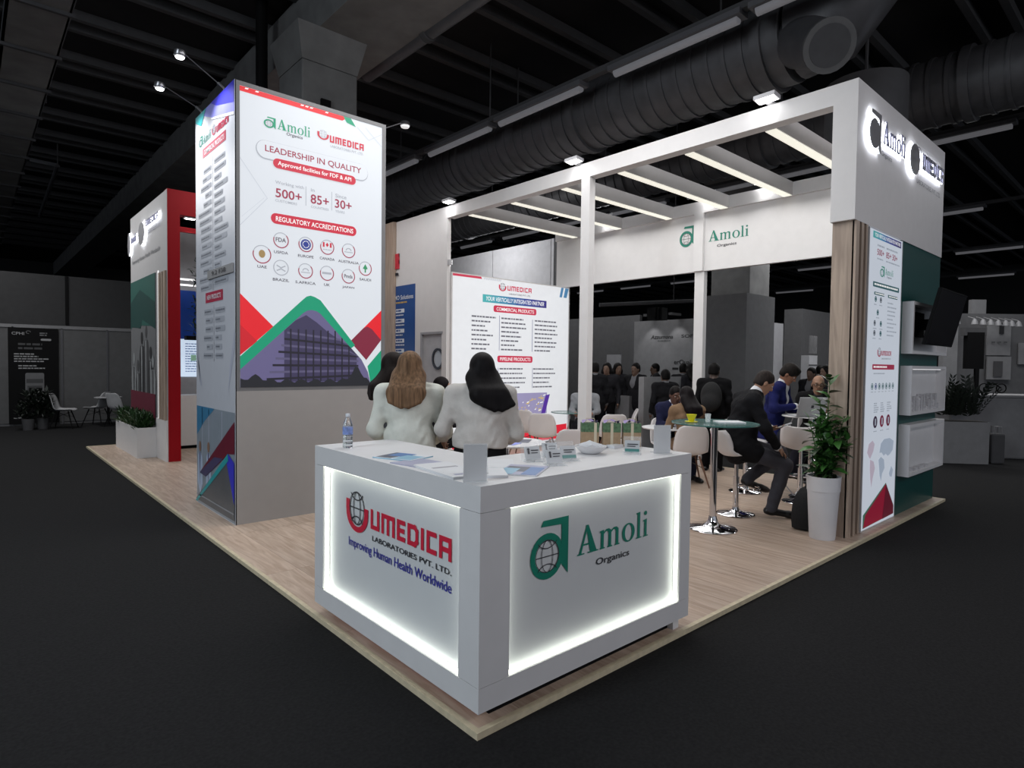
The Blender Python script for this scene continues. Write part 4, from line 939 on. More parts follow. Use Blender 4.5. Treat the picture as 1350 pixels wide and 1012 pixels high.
chair_at(753, 7.8, .9, 'white shell chair with low rounded back beside the gift bags on their left')
chair_at(806, 10.2, .9, 'white shell chair behind the gift bags with its back to the camera')
chair_at(822, 11.3, 2.3, 'white shell chair in profile, standing right behind the gift bags')
chair_at(812, 6.9, .9, 'white shell chair mostly hidden behind the gift bags, only its top showing')
# low round white tables
def low_table(u, d, label, r=.42, zt=.74):
    p = at(u, 560, d); t = thing('round_table', label, 'table', (p[0], p[1], 0))
    x, y = p[0], p[1]
    MB().lathe([(.001, zt - .022), (r - .01, zt - .022), (r, zt - .012), (r, zt - .004), (r - .006, zt), (.001, zt)], (x, y, 0), 40).build('tabletop', M_white, t)
    MB().tube([(x, y, .03), (x, y, zt - .02)], .035, 14).build('pole', M_chrome, t, True)
    MB().lathe([(.24, 0), (.24, .012), (.06, .03), (.036, .05)], (x, y, 0), 32).build('base', M_chrome, t, True)
    return V(x, y, zt)
T1 = low_table(668, 7.0, 'low round white table with coloured leaflets beside the dark-haired woman', .45, .745)
T2 = low_table(880, 8.75, 'low round white table between the navy suit and the tan coat', .36, .76)
T3 = at(750, 543, 11.3)
b3 = make_bartable('tall dark glass bar table beside the lit product wall', .33, T3[2] - .012); b3.location = (T3[0], T3[1], 0)

# ------------------------------------------------------------------ things on the counter
def sheet(name, x, y, z, w, h_, rz, m, label, cat, group=None, thick=.003, art=None, fold=0):
    t = thing(name, label, cat, (x, y, z), rz, group)
    local(MB().box(-w / 2, -h_ / 2, 0, w / 2, h_ / 2, thick).build('cover', m, None), t)
    if art:
        for k, (a0, b0, a1, b1, mm) in enumerate(art):
            local(MB().box(a0 * w, b0 * h_, thick, a1 * w, b1 * h_, thick + .0006 + .0003 * k).build('print', mm, None), t)
    return t
M_paper = mat('paper_white', 'd8dade', .5, var=.03); M_lil = mat('cover_lilac', 'a6a8c0', .4); M_cov = mat('cover_blue', '4a78b4', .35); M_cyan = mat('cover_cyan', '86b4cc', .4); M_slate = mat('cover_slate', '4c5262', .4)
Z0 = 1.0902
sheet('brochure', .20, .95, Z0, .21, .27, .35, M_cyan, 'pale blue brochure with dark picture, nearest the water bottle', 'brochure', None, .006,
      [(-.5, -.5, .5, .5, M_paper), (-.45, .05, .45, .45, M_slate), (-.1, -.1, .45, .35, M_cov), (-.45, -.45, .2, 0, M_cyan)])
sheet('brochure', .16, .70, Z0, .21, .27, .15, M_lil, 'plain lilac brochure beside the pale blue one', 'brochure', None, .004, [(-.48, -.48, .48, .48, M_lil)])
sheet('leaflet_stack', .145, .42, Z0, .20, .42, -.12, M_paper, 'stack of white printed leaflets behind the left QR stand', 'leaflets', None, .012, [(-.4, -.3, .3, .35, M_paper), (-.3, -.4, .2, -.33, M_lil), (-.35, .1, .35, .16, M_grey)])
sheet('leaflet', .255, .235, Z0, .15, .21, -.6, M_paper, 'white leaflet just right of the left acrylic stand', 'leaflets', None, .012)
sheet('leaflet', .47, .46, Z0, .21, .29, -.7, M_paper, 'white leaflet with dark edge near the inner corner of the counter', 'leaflets', None, .004, [(-.5, -.5, -.47, .5, M_slate)])
sheet('brochure', .445, .205, Z0, .21, .29, -1.0, M_paper, 'open blue and grey brochure in the middle of the right counter arm', 'brochure', None, .005,
      [(-.5, -.5, .5, .5, M_lil), (-.45, -.2, .3, .3, M_slate), (-.48, -.48, -.1, .1, M_cyan), (.1, -.45, .45, .3, M_cov)])
M_acry = mat('clear_acrylic', 'eef2f4', .08, alpha=.28)
def qr_stand(x, y, label):
    t = thing('counter_sign', label, 'sign stand', (x, y, Z0), -.56)
    local(MB().box(-.053, -.002, 0, .053, .002, .17).build('sign_card', mat('card_grey', 'b4b2b6', .4), None), t)
    local(MB().box(-.056, -.004, 0, .056, -.0022, .175).build('acrylic_front', M_acry, None), t)
    local(MB().box(-.056, -.03, 0, .056, .05, .003).build('acrylic_base', M_acry, None), t)
qr_stand(.080, .135, 'upright acrylic sign stand at the front corner of the counter')
qr_stand(1.56, .14, 'upright acrylic sign stand at the right end of the counter')
M_card = mat('card_pale', 'b8bcc0', .4); M_cteal = mat('card_teal', '4a8480', .4)
def card_holder(x, y, rz, label, teal):
    t = thing('card_holder', label, 'card holder', (x, y, Z0), rz, None)
    f = MB().box(-.055, -.045, 0, .055, .035, .004)
    f.add([(-.055, .035, 0), (.055, .035, 0), (.055, .06, .10), (-.055, .06, .10)], [(0, 1, 2, 3)]).add([(-.055, -.045, 0), (.055, -.045, 0), (.055, -.045, .02), (-.055, -.045, .02)], [(0, 1, 2, 3)])
    local(f.build('holder', M_acry, None), t)
    a = V(0, math.sin(1.2), -math.cos(1.2))
    ax = (V(1, 0, 0), V(0, .38, .925), V(0, -.925, .38))
    c = local(MB().obox((0, .008, .042), ax, .045, .038, .006).build('cards', M_card, None), t)
    F = Face((0, .008 - .0065 * .925, .042 + .0065 * .38), (1, 0, 0), (0, .38, .925), (0, -.925, .38))
    lo = flat(F, [rect(-.043, -.036, .043, -.016)] if teal else [rect(-.03, -.006, -.02, .016), ell(-.025, .022, .007, .007, 10)], 'card_print', M_cteal if teal else M_ink, None, 1); local(lo, c)
    lo = flat(F, [rect(-.03, .010, .035, .016), rect(-.03, -.002, .02, .003)] if teal else [rect(-.01, .012, .035, .018), rect(-.01, -.002, .03, .003)], 'card_print', M_ink, None, 1); local(lo, c)
card_holder(.705, .235, -.35, 'front acrylic card holder with pale cards, leftmost of the cluster', False)
card_holder(.70, .40, -.35, 'rear left acrylic card holder with pale cards behind the front one', False)
card_holder(.885, .30, -.40, 'acrylic card holder with teal-edged cards in the middle of the cluster', True)
card_holder(.90, .46, -.40, 'rear acrylic card holder behind the teal-edged cards', False)
card_holder(1.385, .235, -.95, 'acrylic card holder with teal cards lying toward the right end of the counter', True)
# ribbed bowl / tray
t = thing('candy_tray', 'white ribbed oval bowl between the card holders', 'bowl', (1.19, .40, Z0))
MB().lathe([(.04, 0), (.06, .005), (.085, .03), (.097, .048), (.092, .048), (.08, .03), (.055, .01), (.001, .008)], (1.19, .40, Z0), 28).build('bowl', mat('tray_white', 'dcdcde', .3), t, True)
for k in range(9):
    a = -.08 + k * .02; q = math.sqrt(max(.0, .092 ** 2 - a * a))
    MB().tube([(1.19 + a * .8 - q * .55, .40 + a * .8 + q * .55, Z0 + .049), (1.19 + a * .8, .40 + a * .8, Z0 + .066), (1.19 + a * .8 + q * .55, .40 + a * .8 - q * .55, Z0 + .049)], .0045, 6).build('rib', M_paper, t)
t = thing('cable', 'white cable and small sachets lying behind the ribbed bowl', 'cable', (1.42, .5, Z0))
MB().tube([(1.30, .52, Z0 + .008), (1.40, .46, Z0 + .008), (1.50, .53, Z0 + .008), (1.60, .50, Z0 + .008), (1.63, .45, Z0 + .008)], .007, 8).build('cord', M_paper, t, True)
MB().box(1.47, .44, Z0, 1.56, .50, Z0 + .02).build('sachet', M_paper, t)
# water bottle
bx, by = .135, 1.50
t = thing('water_bottle', 'clear plastic water bottle standing at the left end of the counter', 'bottle', (bx, by, Z0))
M_pet = mat('clear_plastic', 'eef4f8', .05, trans=.92, var=.01)
MB().lathe([(.001, .003), (.026, 0), (.031, .006), (.031, .02), (.029, .025), (.031, .03), (.031, .045), (.029, .05), (.031, .055), (.031, .07), (.029, .075), (.031, .08), (.0315, .135), (.028, .15), (.016, .185), (.012, .195), (.012, .21), (.001, .21)], (bx, by, Z0), 20).build('bottle_body', M_pet, t, True)
MB().lathe([(.0318, .085), (.0322, .087), (.0322, .13), (.0318, .132)], (bx, by, Z0), 20).build('bottle_label', mat('label_blue', '7c90c8', .4, var=.4, scale=40), t, True)
MB().lathe([(.0135, .197), (.0138, .2), (.0138, .215), (.001, .217)], (bx, by, Z0), 16).build('bottle_cap', mat('cap_white', 'd8dce4', .4), t, True)
# gift bags
M_kraft = mat('kraft_paper', '9c8468', .7, var=.12, scale=30); M_leafp = mat('bag_green_print', '4c6a4c', .6, var=.4, scale=60); M_rib = mat('ribbon_pale', 'c8bca4', .6); M_tis = mat('tissue_violet', 'a08cc0', .6)
for k, (x, y) in enumerate(((1.525, .60), (1.665, .555), (1.79, .49))):
    pass
bagdir = -.55
for k, off in enumerate((-.145, 0.0, .135)):
    ca, sa = math.cos(-.73), math.sin(-.73); cx, cy = 1.565 + off * ca, .545 + off * sa
    t = thing('gift_bag', ['left', 'middle', 'right'][k] + ' kraft paper gift bag with green band on the counter', 'gift bag', (cx, cy, Z0), -.73, None)
    local(MB().box(-.058, -.035, 0, .058, .035, .155).build('bag_body', M_kraft, None), t)
    local(MB().box(-.0585, -.0355, .095, .0585, .0355, .1555).build('green_band', M_leafp, None), t)
    local(MB().box(-.01 if k != 0 else .025, -.037, 0, .008 if k != 0 else .043, -.0356, .158).build('ribbon', M_rib, None), t)
    hb = MB().tube([(-.03, -.02, .155), (-.028, -.02, .185), (.028, -.02, .185), (.03, -.02, .155)], .003, 6); local(hb.build('handle', M_rib, None), t)
    ti = MB().add([(-.055, -.03, .15), (-.02, -.03, .178), (.01, -.02, .165), (.05, -.03, .175), (.055, .03, .15), (.01, .02, .18), (-.05, .03, .17)], [(0, 1, 6), (1, 2, 5), (1, 5, 6), (2, 3, 4), (2, 4, 5)]); local(ti.build('tissue', M_tis, None), t)
# leaflets and gift on the low table
sheet('leaflet', T1[0] - .12, T1[1] - .14, T1[2] + .001, .21, .28, .4, mat('leaf_blue', '8c96e0', .5), 'blue leaflet at the left edge of the low white table', 'leaflets', None, .003)
sheet('leaflet', T1[0] - .05, T1[1] + .02, T1[2] + .005, .21, .28, -.4, mat('leaf_yellow', 'd0c078', .5), 'yellow leaflet on the low white table', 'leaflets', None, .003)
sheet('leaflet', T1[0] + .16, T1[1] - .08, T1[2] + .001, .2, .28, -.9, M_slate, 'dark patterned leaflet at the right of the low white table', 'leaflets', None, .004)
p = T1 + V(.02, .16, 0)
t = thing('patterned_bag', 'white bag with blue pattern standing on the low white table', 'bag', p)
bb = MB(); n = 14
vs = []
for z, rx in ((0, .085), (.06, .10), (.13, .09), (.19, .06), (.21, .045), (.25, .085), (.27, .07)):
    for k in range(n): q = 2 * PI * k / n; rr = rx * (1 + .08 * math.sin(q * 5 + z * 30)); vs.append((p[0] + rr * math.cos(q), p[1] + rr * .8 * math.sin(q), p[2] + z))
bb.add(vs, [(i * n + k, i * n + (k + 1) % n, (i + 1) * n + (k + 1) % n, (i + 1) * n + k) for i in range(6) for k in range(n)] + [tuple(range(n))[::-1], tuple(range(6 * n, 7 * n))])
def blotch(name, c1, c2, sc):
    m = mat(name, c1, .6); nt = m.node_tree; rp = [x for x in nt.nodes if x.type == 'VALTORGB'][0]; nz = [x for x in nt.nodes if x.type == 'TEX_NOISE'][0]
    nz.inputs['Scale'].default_value = sc; rp.color_ramp.interpolation = 'CONSTANT'; rp.color_ramp.elements[0].position = 0; rp.color_ramp.elements[1].position = .52
    rp.color_ramp.elements[0].color = (*lin(c1), 1); rp.color_ramp.elements[1].color = (*lin(c2), 1); return m
bb.build('bag_body', blotch('blue_pattern', 'dcdee6', '2c3a90', 26), t, True)
MB().lathe([(.046, .205), (.05, .212), (.046, .22)], (p[0], p[1], p[2]), 14).build('ribbon', M_slate, t)
# on the bar tables
tz = 1.0725
cx, cy = 3.76, 1.30
t = thing('cup', 'bright yellow cup on the glass bar table', 'cup', (cx, cy, tz))
MB().lathe([(.034, 0), (.034, .006), (.024, .010), (.030, .02), (.043, .055), (.052, .078), (.049, .078), (.040, .053), (.026, .022), (.001, .02)], (cx, cy, tz), 24).build('cup_body', mat('cup_yellow', 'd8d020', .35), t, True)
MB().lathe([(.001, 0), (.055, 0), (.066, .008), (.063, .009), (.05, .004), (.001, .004)], (cx, cy, tz - .0004), 24).build('saucer', mat('cup_yellow', 'd8d020', .35), t, True)
sheet('leaflet_stack', 4.05, 1.05, tz, .26, .2, -.7, M_paper, 'white papers on the glass bar table right of the yellow cup', 'leaflets', None, .012)
t = thing('drinking_glass', 'clear drinking glass beside the yellow cup', 'glass', (3.90, 1.20, tz))
MB().lathe([(.024, 0), (.03, .085), (.028, .085), (.022, .004), (.001, .004)], (3.90, 1.20, tz), 16).build('glass_body', M_acry, t, True)
# laptop
M_alu = mat('laptop_silver', 'b4b6ba', .4, metal=.1)
p = at(1067, 547, 7.45); p[2] = 1.034; t = thing('laptop', 'open silver laptop on the bar table with its lid toward the camera', 'laptop', p, -.73)
local(MB().box(-.17, -.02, 0, .17, .22, .012).build('laptop_base', M_alu, None), t)
ld = local(MB().obox((0, -.07, .125), ((1, 0, 0), V(0, -.37, .93), V(0, -.93, -.37)), .17, .125, .004).build('lid', M_alu, None), t)
local(MB().obox((.0, -.0745, .128), ((1, 0, 0), V(0, -.37, .93), V(0, -.93, -.37)), .016, .019, .001).build('lid_emblem', M_ink, None), ld)
sheet('leaflet_stack', 6.38, .98, 1.034, .22, .16, .3, M_paper, 'white papers at the right edge of the laptop table', 'leaflets', None, .02)
t = thing('charging_cable', 'grey charging cable hanging from the laptop table to the floor', 'cable', (6.1, 1.25, 0))
MB().tube([(6.08, 1.30, 1.0), (6.03, 1.33, .85), (6.0, 1.36, .6), (6.05, 1.3, .4), (5.98, 1.36, .2), (6.02, 1.25, .05), (6.04, 1.17, .02)], .008, 6).build('cord', mat('cord_grey', '9a9a9e', .5), t, True)
t = thing('power_adapter', 'power adapter block lying on the floor by the laptop table', 'adapter', (6.02, 1.14, 0))
MB().box(5.94, 1.08, 0, 6.05, 1.17, .05).build('adapter_body', M_black, t, bevel=.008); MB().box(5.97, 1.12, .05, 6.06, 1.20, .095).build('plug', M_paper, t, bevel=.006)
# backpack
bx, by = 4.70, .545
t = thing('backpack', 'black backpack on the floor behind the white plant pot', 'backpack', (bx, by, 0))
bm = MB(); n = 16; vs = []
for z, r_, sx in ((0, .10, 0), (.015, .155, 0), (.12, .17, .01), (.24, .16, .02), (.34, .13, .03), (.40, .085, .04), (.425, .03, .04)):
    for k in range(n): q = 2 * PI * k / n; e = (abs(math.cos(q)) ** 4 + abs(math.sin(q)) ** 4) ** -.25; vs.append((bx + sx * .5 + r_ * e * math.cos(q) * .95, by + r_ * e * .65 * math.sin(q), z))
bm.add(vs, [(i * n + k, i * n + (k + 1) % n, (i + 1) * n + (k + 1) % n, (i + 1) * n + k) for i in range(6) for k in range(n)] + [tuple(range(n))[::-1], tuple(range(6 * n, 7 * n))])
M_fab = mat('black_fabric', '121214', .85, var=.3, scale=50, bump=.3)
bm.build('pack_body', M_fab, t, True); MB().tube([(bx - .02, by, .41), (bx - .0, by, .47), (bx + .05, by, .47), (bx + .06, by, .41)], .009, 8).build('handle', M_rod, t, True)
MB().tube([(bx - .06, by - .09, .38), (bx - .10, by - .13, .22), (bx - .08, by - .13, .05)], .015, 8).build('strap', M_rod, t, True)

# ------------------------------------------------------------------ smooth bodies from a distance field
def sd_cone(P, a, b, ra, rb):
    ab = b - a; t = np.clip(((P - a) @ ab) / (ab @ ab + 1e-9), 0, 1)
    return np.linalg.norm(P - a - t[..., None] * ab, axis=-1) - (ra + (rb - ra) * t)
def sd_ell(P, c, r, Rm):
    q = (P - c) @ Rm / r; k0 = np.linalg.norm(q, axis=-1); k1 = np.linalg.norm(q / r, axis=-1)
    return k0 * (k0 - 1) / np.maximum(k1, 1e-6)
def field_mesh(prims, h, cuts=()):
    """prims: ('c',a,b,ra,rb,k) or ('e',c,(rx,ry,rz),R,k)  ->  smooth union surface (surface nets)"""
    los, his = [], []
    for p in prims:
        if p[0] == 'c':
            m = max(p[3], p[4]); los.append(np.minimum(p[1], p[2]) - m); his.append(np.maximum(p[1], p[2]) + m)
        else: m = max(p[2]); los.append(p[1] - m); his.append(p[1] + m)
    lo = np.min(los, 0) - 4 * h; hi = np.max(his, 0) + 4 * h
    n = np.ceil((hi - lo) / h).astype(int) + 1
    F = np.full(n, 1.0, np.float32); ax = [lo[i] + h * np.arange(n[i]) for i in range(3)]
    def sub(l, u):
        s = []
        for i in range(3):
            a = max(0, int((l[i] - lo[i]) / h)); b = min(n[i], int((u[i] - lo[i]) / h) + 2); s.append(slice(a, max(b, a + 1)))
        return tuple(s), np.stack(np.meshgrid(*[ax[i][s[i]] for i in range(3)], indexing='ij'), -1)
    for p, l, u in zip(prims, los, his):
        k = p[-1]; s, P = sub(l - k - 3 * h, u + k + 3 * h)
        d = sd_cone(P, *p[1:5]) if p[0] == 'c' else sd_ell(P, p[1], np.array(p[2]), p[3])
        f = F[s]; t = np.clip(.5 + .5 * (f - d) / k, 0, 1); F[s] = f * (1 - t) + d * t - k * t * (1 - t)
    for cset in cuts:
        p = cset
        if p[0] == 'p':          # half space: keep side where (x-a).n < 0
            P = np.stack(np.meshgrid(*ax, indexing='ij'), -1); F = np.maximum(F, (P - p[1]) @ p[2])
        else:
            m = max(p[2]) if p[0] == 'e' else max(p[3], p[4])
            l, u = (p[1] - m, p[1] + m) if p[0] == 'e' else (np.minimum(p[1], p[2]) - m, np.maximum(p[1], p[2]) + m)
            if np.any(u < lo) or np.any(l > hi): continue
            s, P = sub(l - 2 * h, u + 2 * h)
            d = sd_cone(P, *p[1:5]) if p[0] == 'c' else sd_ell(P, p[1], np.array(p[2]), p[3])
            F[s] = np.maximum(F[s], -d)
    ins = F < 0
    c = np.zeros(tuple(n - 1), np.int8)
    for i in (0, 1):
        for j in (0, 1):
            for k in (0, 1): c += ins[i:n[0] - 1 + i, j:n[1] - 1 + j, k:n[2] - 1 + k]
    act = (c > 0) & (c < 8); idx = np.argwhere(act); vid = np.full(tuple(n - 1), -1, np.int64); vid[act] = np.arange(len(idx))
    acc = np.zeros((len(idx), 3)); cnt = np.zeros(len(idx))
    cor = [(i, j, k) for i in (0, 1) for j in (0, 1) for k in (0, 1)]
    for a in cor:
        for b in cor:
            if sum(abs(x - y) for x, y in zip(a, b)) != 1 or a > b: continue
            fa = F[idx[:, 0] + a[0], idx[:, 1] + a[1], idx[:, 2] + a[2]]; fb = F[idx[:, 0] + b[0], idx[:, 1] + b[1], idx[:, 2] + b[2]]
            m = (fa < 0) != (fb < 0); t = np.where(m, fa / np.where(m, fa - fb, 1), 0)
            acc += np.where(m[:, None], np.array(a) + t[:, None] * (np.array(b) - np.array(a)), 0); cnt += m
    vs = lo + (idx + acc / np.maximum(cnt, 1)[:, None]) * h
    fs = []
    for d in range(3):
        o1, o2 = [(1, 2), (2, 0), (0, 1)][d]
        sl = [slice(1, n[i] - 1) for i in range(3)]; sl[d] = slice(0, n[d] - 1); s2 = list(sl); s2[d] = slice(1, n[d])
        A, B = ins[tuple(sl)], ins[tuple(s2)]; e = np.argwhere(A != B)
        if not len(e): continue
        base = e.copy()
        for i in range(3):
            if i != d: base[:, i] += 1
        flip = ~A[e[:, 0], e[:, 1], e[:, 2]]
        def vv(x, y):
            q = base.copy(); q[:, o1] -= x; q[:, o2] -= y; return vid[q[:, 0], q[:, 1], q[:, 2]]
        Q = np.stack([vv(1, 1), vv(0, 1), vv(0, 0), vv(1, 0)], 1)
        Q[flip] = Q[flip][:, ::-1]; fs.append(Q[(Q >= 0).all(1)])
    return vs, np.concatenate(fs) if fs else np.zeros((0, 4), int)
def organic(name, prims, m, parent, h=.012, cuts=(), fold=0):
    vs, fs = field_mesh(prims, h, cuts)
    me = bpy.data.meshes.new(name); me.from_pydata(vs.tolist(), [], fs.tolist()); me.materials.append(m)
    if fold and len(vs):
        N = np.zeros(len(vs) * 3); me.vertices.foreach_get('normal', N); N = N.reshape(-1, 3); x, y, z = vs.T
        a = np.arctan2(y, x + .05)
        d = .55 * np.sin(34 * z + 3.1 * np.sin(2.3 * a + 7 * z) + 2 * np.sin(11 * x)) + .45 * np.sin(61 * z + 26 * y + 2.4 * np.sin(17 * x + 3 * a)) + .5 * np.sin(23 * x - 19 * y + 13 * z)
        me.vertices.foreach_set('co', (vs + N * (d * fold)[:, None]).ravel()); me.update()
    for p in me.polygons: p.use_smooth = True
    o = bpy.data.objects.new(name, me); COL.objects.link(o)
    if parent: local(o, parent)
    return o
I3 = np.eye(3)
def cone(a, b, ra, rb, k=.03): return ('c', np.array(a, float), np.array(b, float), ra, rb, k)
def elp(c, r, Rm=I3, k=.02): return ('e', np.array(c, float), r, Rm, k)
def hand(w, d, nrm, side, curl=.5, s=1.0, spread=.12):
    """wrist, finger direction, palm normal (towards what is held), thumb side"""
    d = unit(d); nrm = np.array(nrm, float); nrm = unit(nrm - (nrm @ d) * d); sd = np.cross(d, nrm) * side
    Rm = np.stack([d, sd, nrm], 1); out = [elp(w + d * .045 * s, (.052 * s, .040 * s, .016 * s), Rm, .012), cone(w, w + d * .04 * s, .024 * s, .026 * s, .02)]
    for i, (off, L) in enumerate(((.030, .072), (.010, .082), (-.010, .076), (-.029, .060))):
        b = w + d * .085 * s + sd * off * s; dd = unit(d + sd * off / .03 * spread * .5); p1 = b + (dd * math.cos(curl * .5) + nrm * math.sin(curl * .5)) * L * .48 * s
        p2 = p1 + (dd * math.cos(curl * 1.4) + nrm * math.sin(curl * 1.4)) * L * .52 * s
        out += [cone(b - d * .02 * s, p1, .0098 * s, .0088 * s, .006), cone(p1, p2, .0088 * s, .0072 * s, .005)]
    t0 = w + d * .025 * s + sd * .030 * s; t1 = t0 + unit(d * .7 + sd * .75 + nrm * .35) * .042 * s; t2 = t1 + unit(d * .95 + sd * .15 + nrm * .5) * .032 * s
    return out + [cone(t0, t1, .013 * s, .011 * s, .010), cone(t1, t2, .011 * s, .008 * s, .006)]
def head_frame(yaw, pitch, roll=0):
    f = V(math.cos(yaw) * math.cos(pitch), math.sin(yaw) * math.cos(pitch), -math.sin(pitch)); l = V(-math.sin(yaw), math.cos(yaw), 0); u = np.cross(f, l)
    l2 = l * math.cos(roll) + u * math.sin(roll); u2 = np.cross(f, l2)
    return np.stack([f, l2, u2], 1)
def hairmat(c):
    if 'hair_' + c in MATS: return MATS['hair_' + c]
    m = mat('hair_' + c, c, .6, var=.45, scale=1, spec=.12); nt = m.node_tree
    mp = nt.nodes.new('ShaderNodeMapping'); mp.inputs['Scale'].default_value = (55, 55, 4)
    tc = [x for x in nt.nodes if x.type == 'TEX_COORD'][0]; nz = [x for x in nt.nodes if x.type == 'TEX_NOISE'][0]
    nt.links.new(tc.outputs['Object'], mp.inputs['Vector']); nt.links.new(mp.outputs[0], nz.inputs['Vector'])
    return m
def skin(c): return mat('skin_' + c, c, .55, var=.05)
DEF = dict(pelvis=(0, 0, .95), waist=(.0, 0, 1.08), chest=(0, 0, 1.27), neck=(-.01, 0, 1.44), head=(.02, 0, 1.585), hy=0, hp=0, hr=0,
           shL=(0, .185, 1.40), shR=(0, -.185, 1.40), elL=(-.03, .24, 1.13), elR=(-.03, -.24, 1.13), wrL=(.06, .25, .90), wrR=(.06, -.25, .90),
           hipL=(0, .09, .92), hipR=(0, -.09, .92), knL=(.02, .10, .50), knR=(.02, -.10, .50), anL=(-.02, .10, .09), anR=(-.02, -.10, .09), toeL=(.19, .12, .03), toeR=(.19, -.12, .03),
           hdL=None, hdR=None, hnL=(0, -1, 0), hnR=(0, 1, 0), curl=.6, w=1.0)
def person(label, loc, rz, pose, sk, hair, top, bottom, shoe='121214', style='short', jacket=True, shirt=None, hem=.0, tie=None, h=.011, glasses=False, group=None, fem=False, bare_face=True, belly=0):
    J = {k: (np.array(v, float) if isinstance(v, tuple) else v) for k, v in {**DEF, **pose}.items()}
    t = thing('person', label, 'person', loc, rz, group)
    MS, MH, MT, MBt, MSh = skin(sk), hairmat(hair), mat('cloth_' + top, top, .85, var=.10, scale=9, bump=.6, spec=.12), mat('cloth_' + bottom, bottom, .85, var=.08, scale=14, bump=.3, spec=.12), mat('shoe_' + shoe, shoe, .35)
    Hd = head_frame(J['hy'], J['hp'], J['hr']); c = J['head']; f, l, u = Hd[:, 0], Hd[:, 1], Hd[:, 2]
    hp = lambda a, b, d: c + f * a + l * b + u * d
    g = .93 if fem else 1.0; w = J['w'] * (.94 if fem else 1)
    body = [elp(hp(-.008, 0, .028), (.096, .076, .098), Hd, .02), elp(hp(.028, 0, -.050), (.060, .054, .070), Hd, .035), cone(hp(.0, 0, -.03), hp(.052, 0, -.092), .050, .026, .03),
            cone(hp(.088, 0, .012), hp(.108, 0, -.024), .008, .0135, .012), cone(hp(.095, .012, -.028), hp(.095, -.012, -.028), .008, .008, .01),
            elp(hp(-.008, .078, -.008), (.020, .010, .032), Hd, .008), elp(hp(-.008, -.078, -.008), (.020, .010, .032), Hd, .008),
            cone(hp(.080, .03, .030), hp(.080, -.03, .030), .014, .014, .02), cone(hp(.078, .018, -.064), hp(.078, -.018, -.064), .010, .010, .012),
            cone(J['neck'] - V(0, 0, .03), hp(-.025, 0, -.05), .058 * g, .054 * g, .03)]
    tor = [cone(J['pelvis'] + V(0, .07, -.01), J['pelvis'] + V(0, -.07, -.01), .105 * w, .105 * w, .05), cone(J['waist'] + V(0, .055, 0), J['waist'] + V(0, -.055, 0), .098 * w + belly, .098 * w + belly, .07),
           cone(J['pelvis'], J['waist'], .11 * w, .105 * w + belly, .06), cone(J['waist'], J['chest'], .105 * w + belly, .118 * w, .06),
           cone(J['chest'] + (J['shL'] - J['chest']) * .42 - V(0, 0, .02), J['chest'] + (J['shR'] - J['chest']) * .42 - V(0, 0, .02), .105 * w, .105 * w, .05),
           cone(J['neck'] - V(0, 0, .02), J['shL'], .062, .058 * w, .05), cone(J['neck'] - V(0, 0, .02), J['shR'], .062, .058 * w, .05)]
    arm, leg, hands = [], [], []
    for s in 'LR':
        sh, el, wr = J['sh' + s], J['el' + s], J['wr' + s]
        arm += [cone(sh, el, .054 * w, .041 * w, .03), cone(el, wr, .041 * w, .028 * g, .02)]
        hd = J['hd' + s]; hd = hd if hd is not None else wr - el
        hands += hand(wr, hd, J['hn' + s], 1 if s == 'L' else -1, J['curl'], .98 * g)
        leg += [cone(J['hip' + s], J['kn' + s], .084 * w, .056 * w, .04), cone(J['kn' + s], J['an' + s], .054 * w, .036, .03), cone(J['an' + s] - V(0, 0, .03), J['toe' + s], .026, .02, .02)]
    organic('body', body + tor + arm + leg + hands, MS, t, h)
    grow = lambda P, d: [(('c', p[1], p[2], p[3] + d, p[4] + d, p[5]) if p[0] == 'c' else p) for p in P]
    # trousers and shoes
    trs = []
    for s in 'LR':
        trs += [cone(J['hip' + s], J['kn' + s], .098 * w, .073 * w, .05), cone(J['kn' + s], J['an' + s] - (J['kn' + s] - J['an' + s]) * .03, .071 * w, .060, .04)]
    organic('trousers', grow(tor[:3], .010) + trs, MBt, t, h, [('p', J['waist'] + V(0, 0, .03), V(0, 0, 1.0))], .0032)
    for s in 'LR':
        a, to = J['an' + s], J['toe' + s]; dn = unit(to - a); heel = a - dn * .03 + V(0, 0, -.045) if a[2] > .0 else a
        dirn = unit(to - (a + V(0, 0, -.05)))
        organic('shoe', [cone(a + V(0, 0, -.042) - dirn * .045, to, .040, .034, .02), cone(a + V(0, 0, .012), a + V(0, 0, -.04), .050, .046, .02), cone(to - dirn * .05, to + dirn * .035, .040, .028, .02)], MSh, t, h)
    # upper garment
    sl = [cone(J['sh' + s], J['el' + s], .066 * w, .056 * w, .04) for s in 'LR'] + [cone(J['el' + s], J['wr' + s] + (J['el' + s] - J['wr' + s]) * (.10 if jacket else .03), .056 * w, .042 * w, .03) for s in 'LR']
    up = grow(tor, .022) + sl
    hm = J['pelvis'] + (J['pelvis'] - J['waist']) * .2
    if hem < 0:                                    # longer jacket: flares over the hips
        for s in 'LR': up.append(cone(J['hip' + s], J['hip' + s] + (J['kn' + s] - J['hip' + s]) * min(.5, -hem), .118 * w, .112 * w, .05))
        up.append(cone(J['pelvis'], J['pelvis'] + (J['pelvis'] - J['waist']) * .5, .135 * w, .14 * w, .05))
    tdir = unit(J['waist'] - J['pelvis']) if hem >= 0 else unit(J['chest'] - J['pelvis'])
    cuts = [('c', J['neck'] + V(.0, 0, .03), hp(0, 0, -.02), .066, .09, 0)]
    if hem > 0: cuts.append(('p', J['pelvis'] + tdir * hem, -tdir))
    fw = unit(np.cross(unit(J['shL'] - J['shR']), unit(J['neck'] - J['waist']))) 
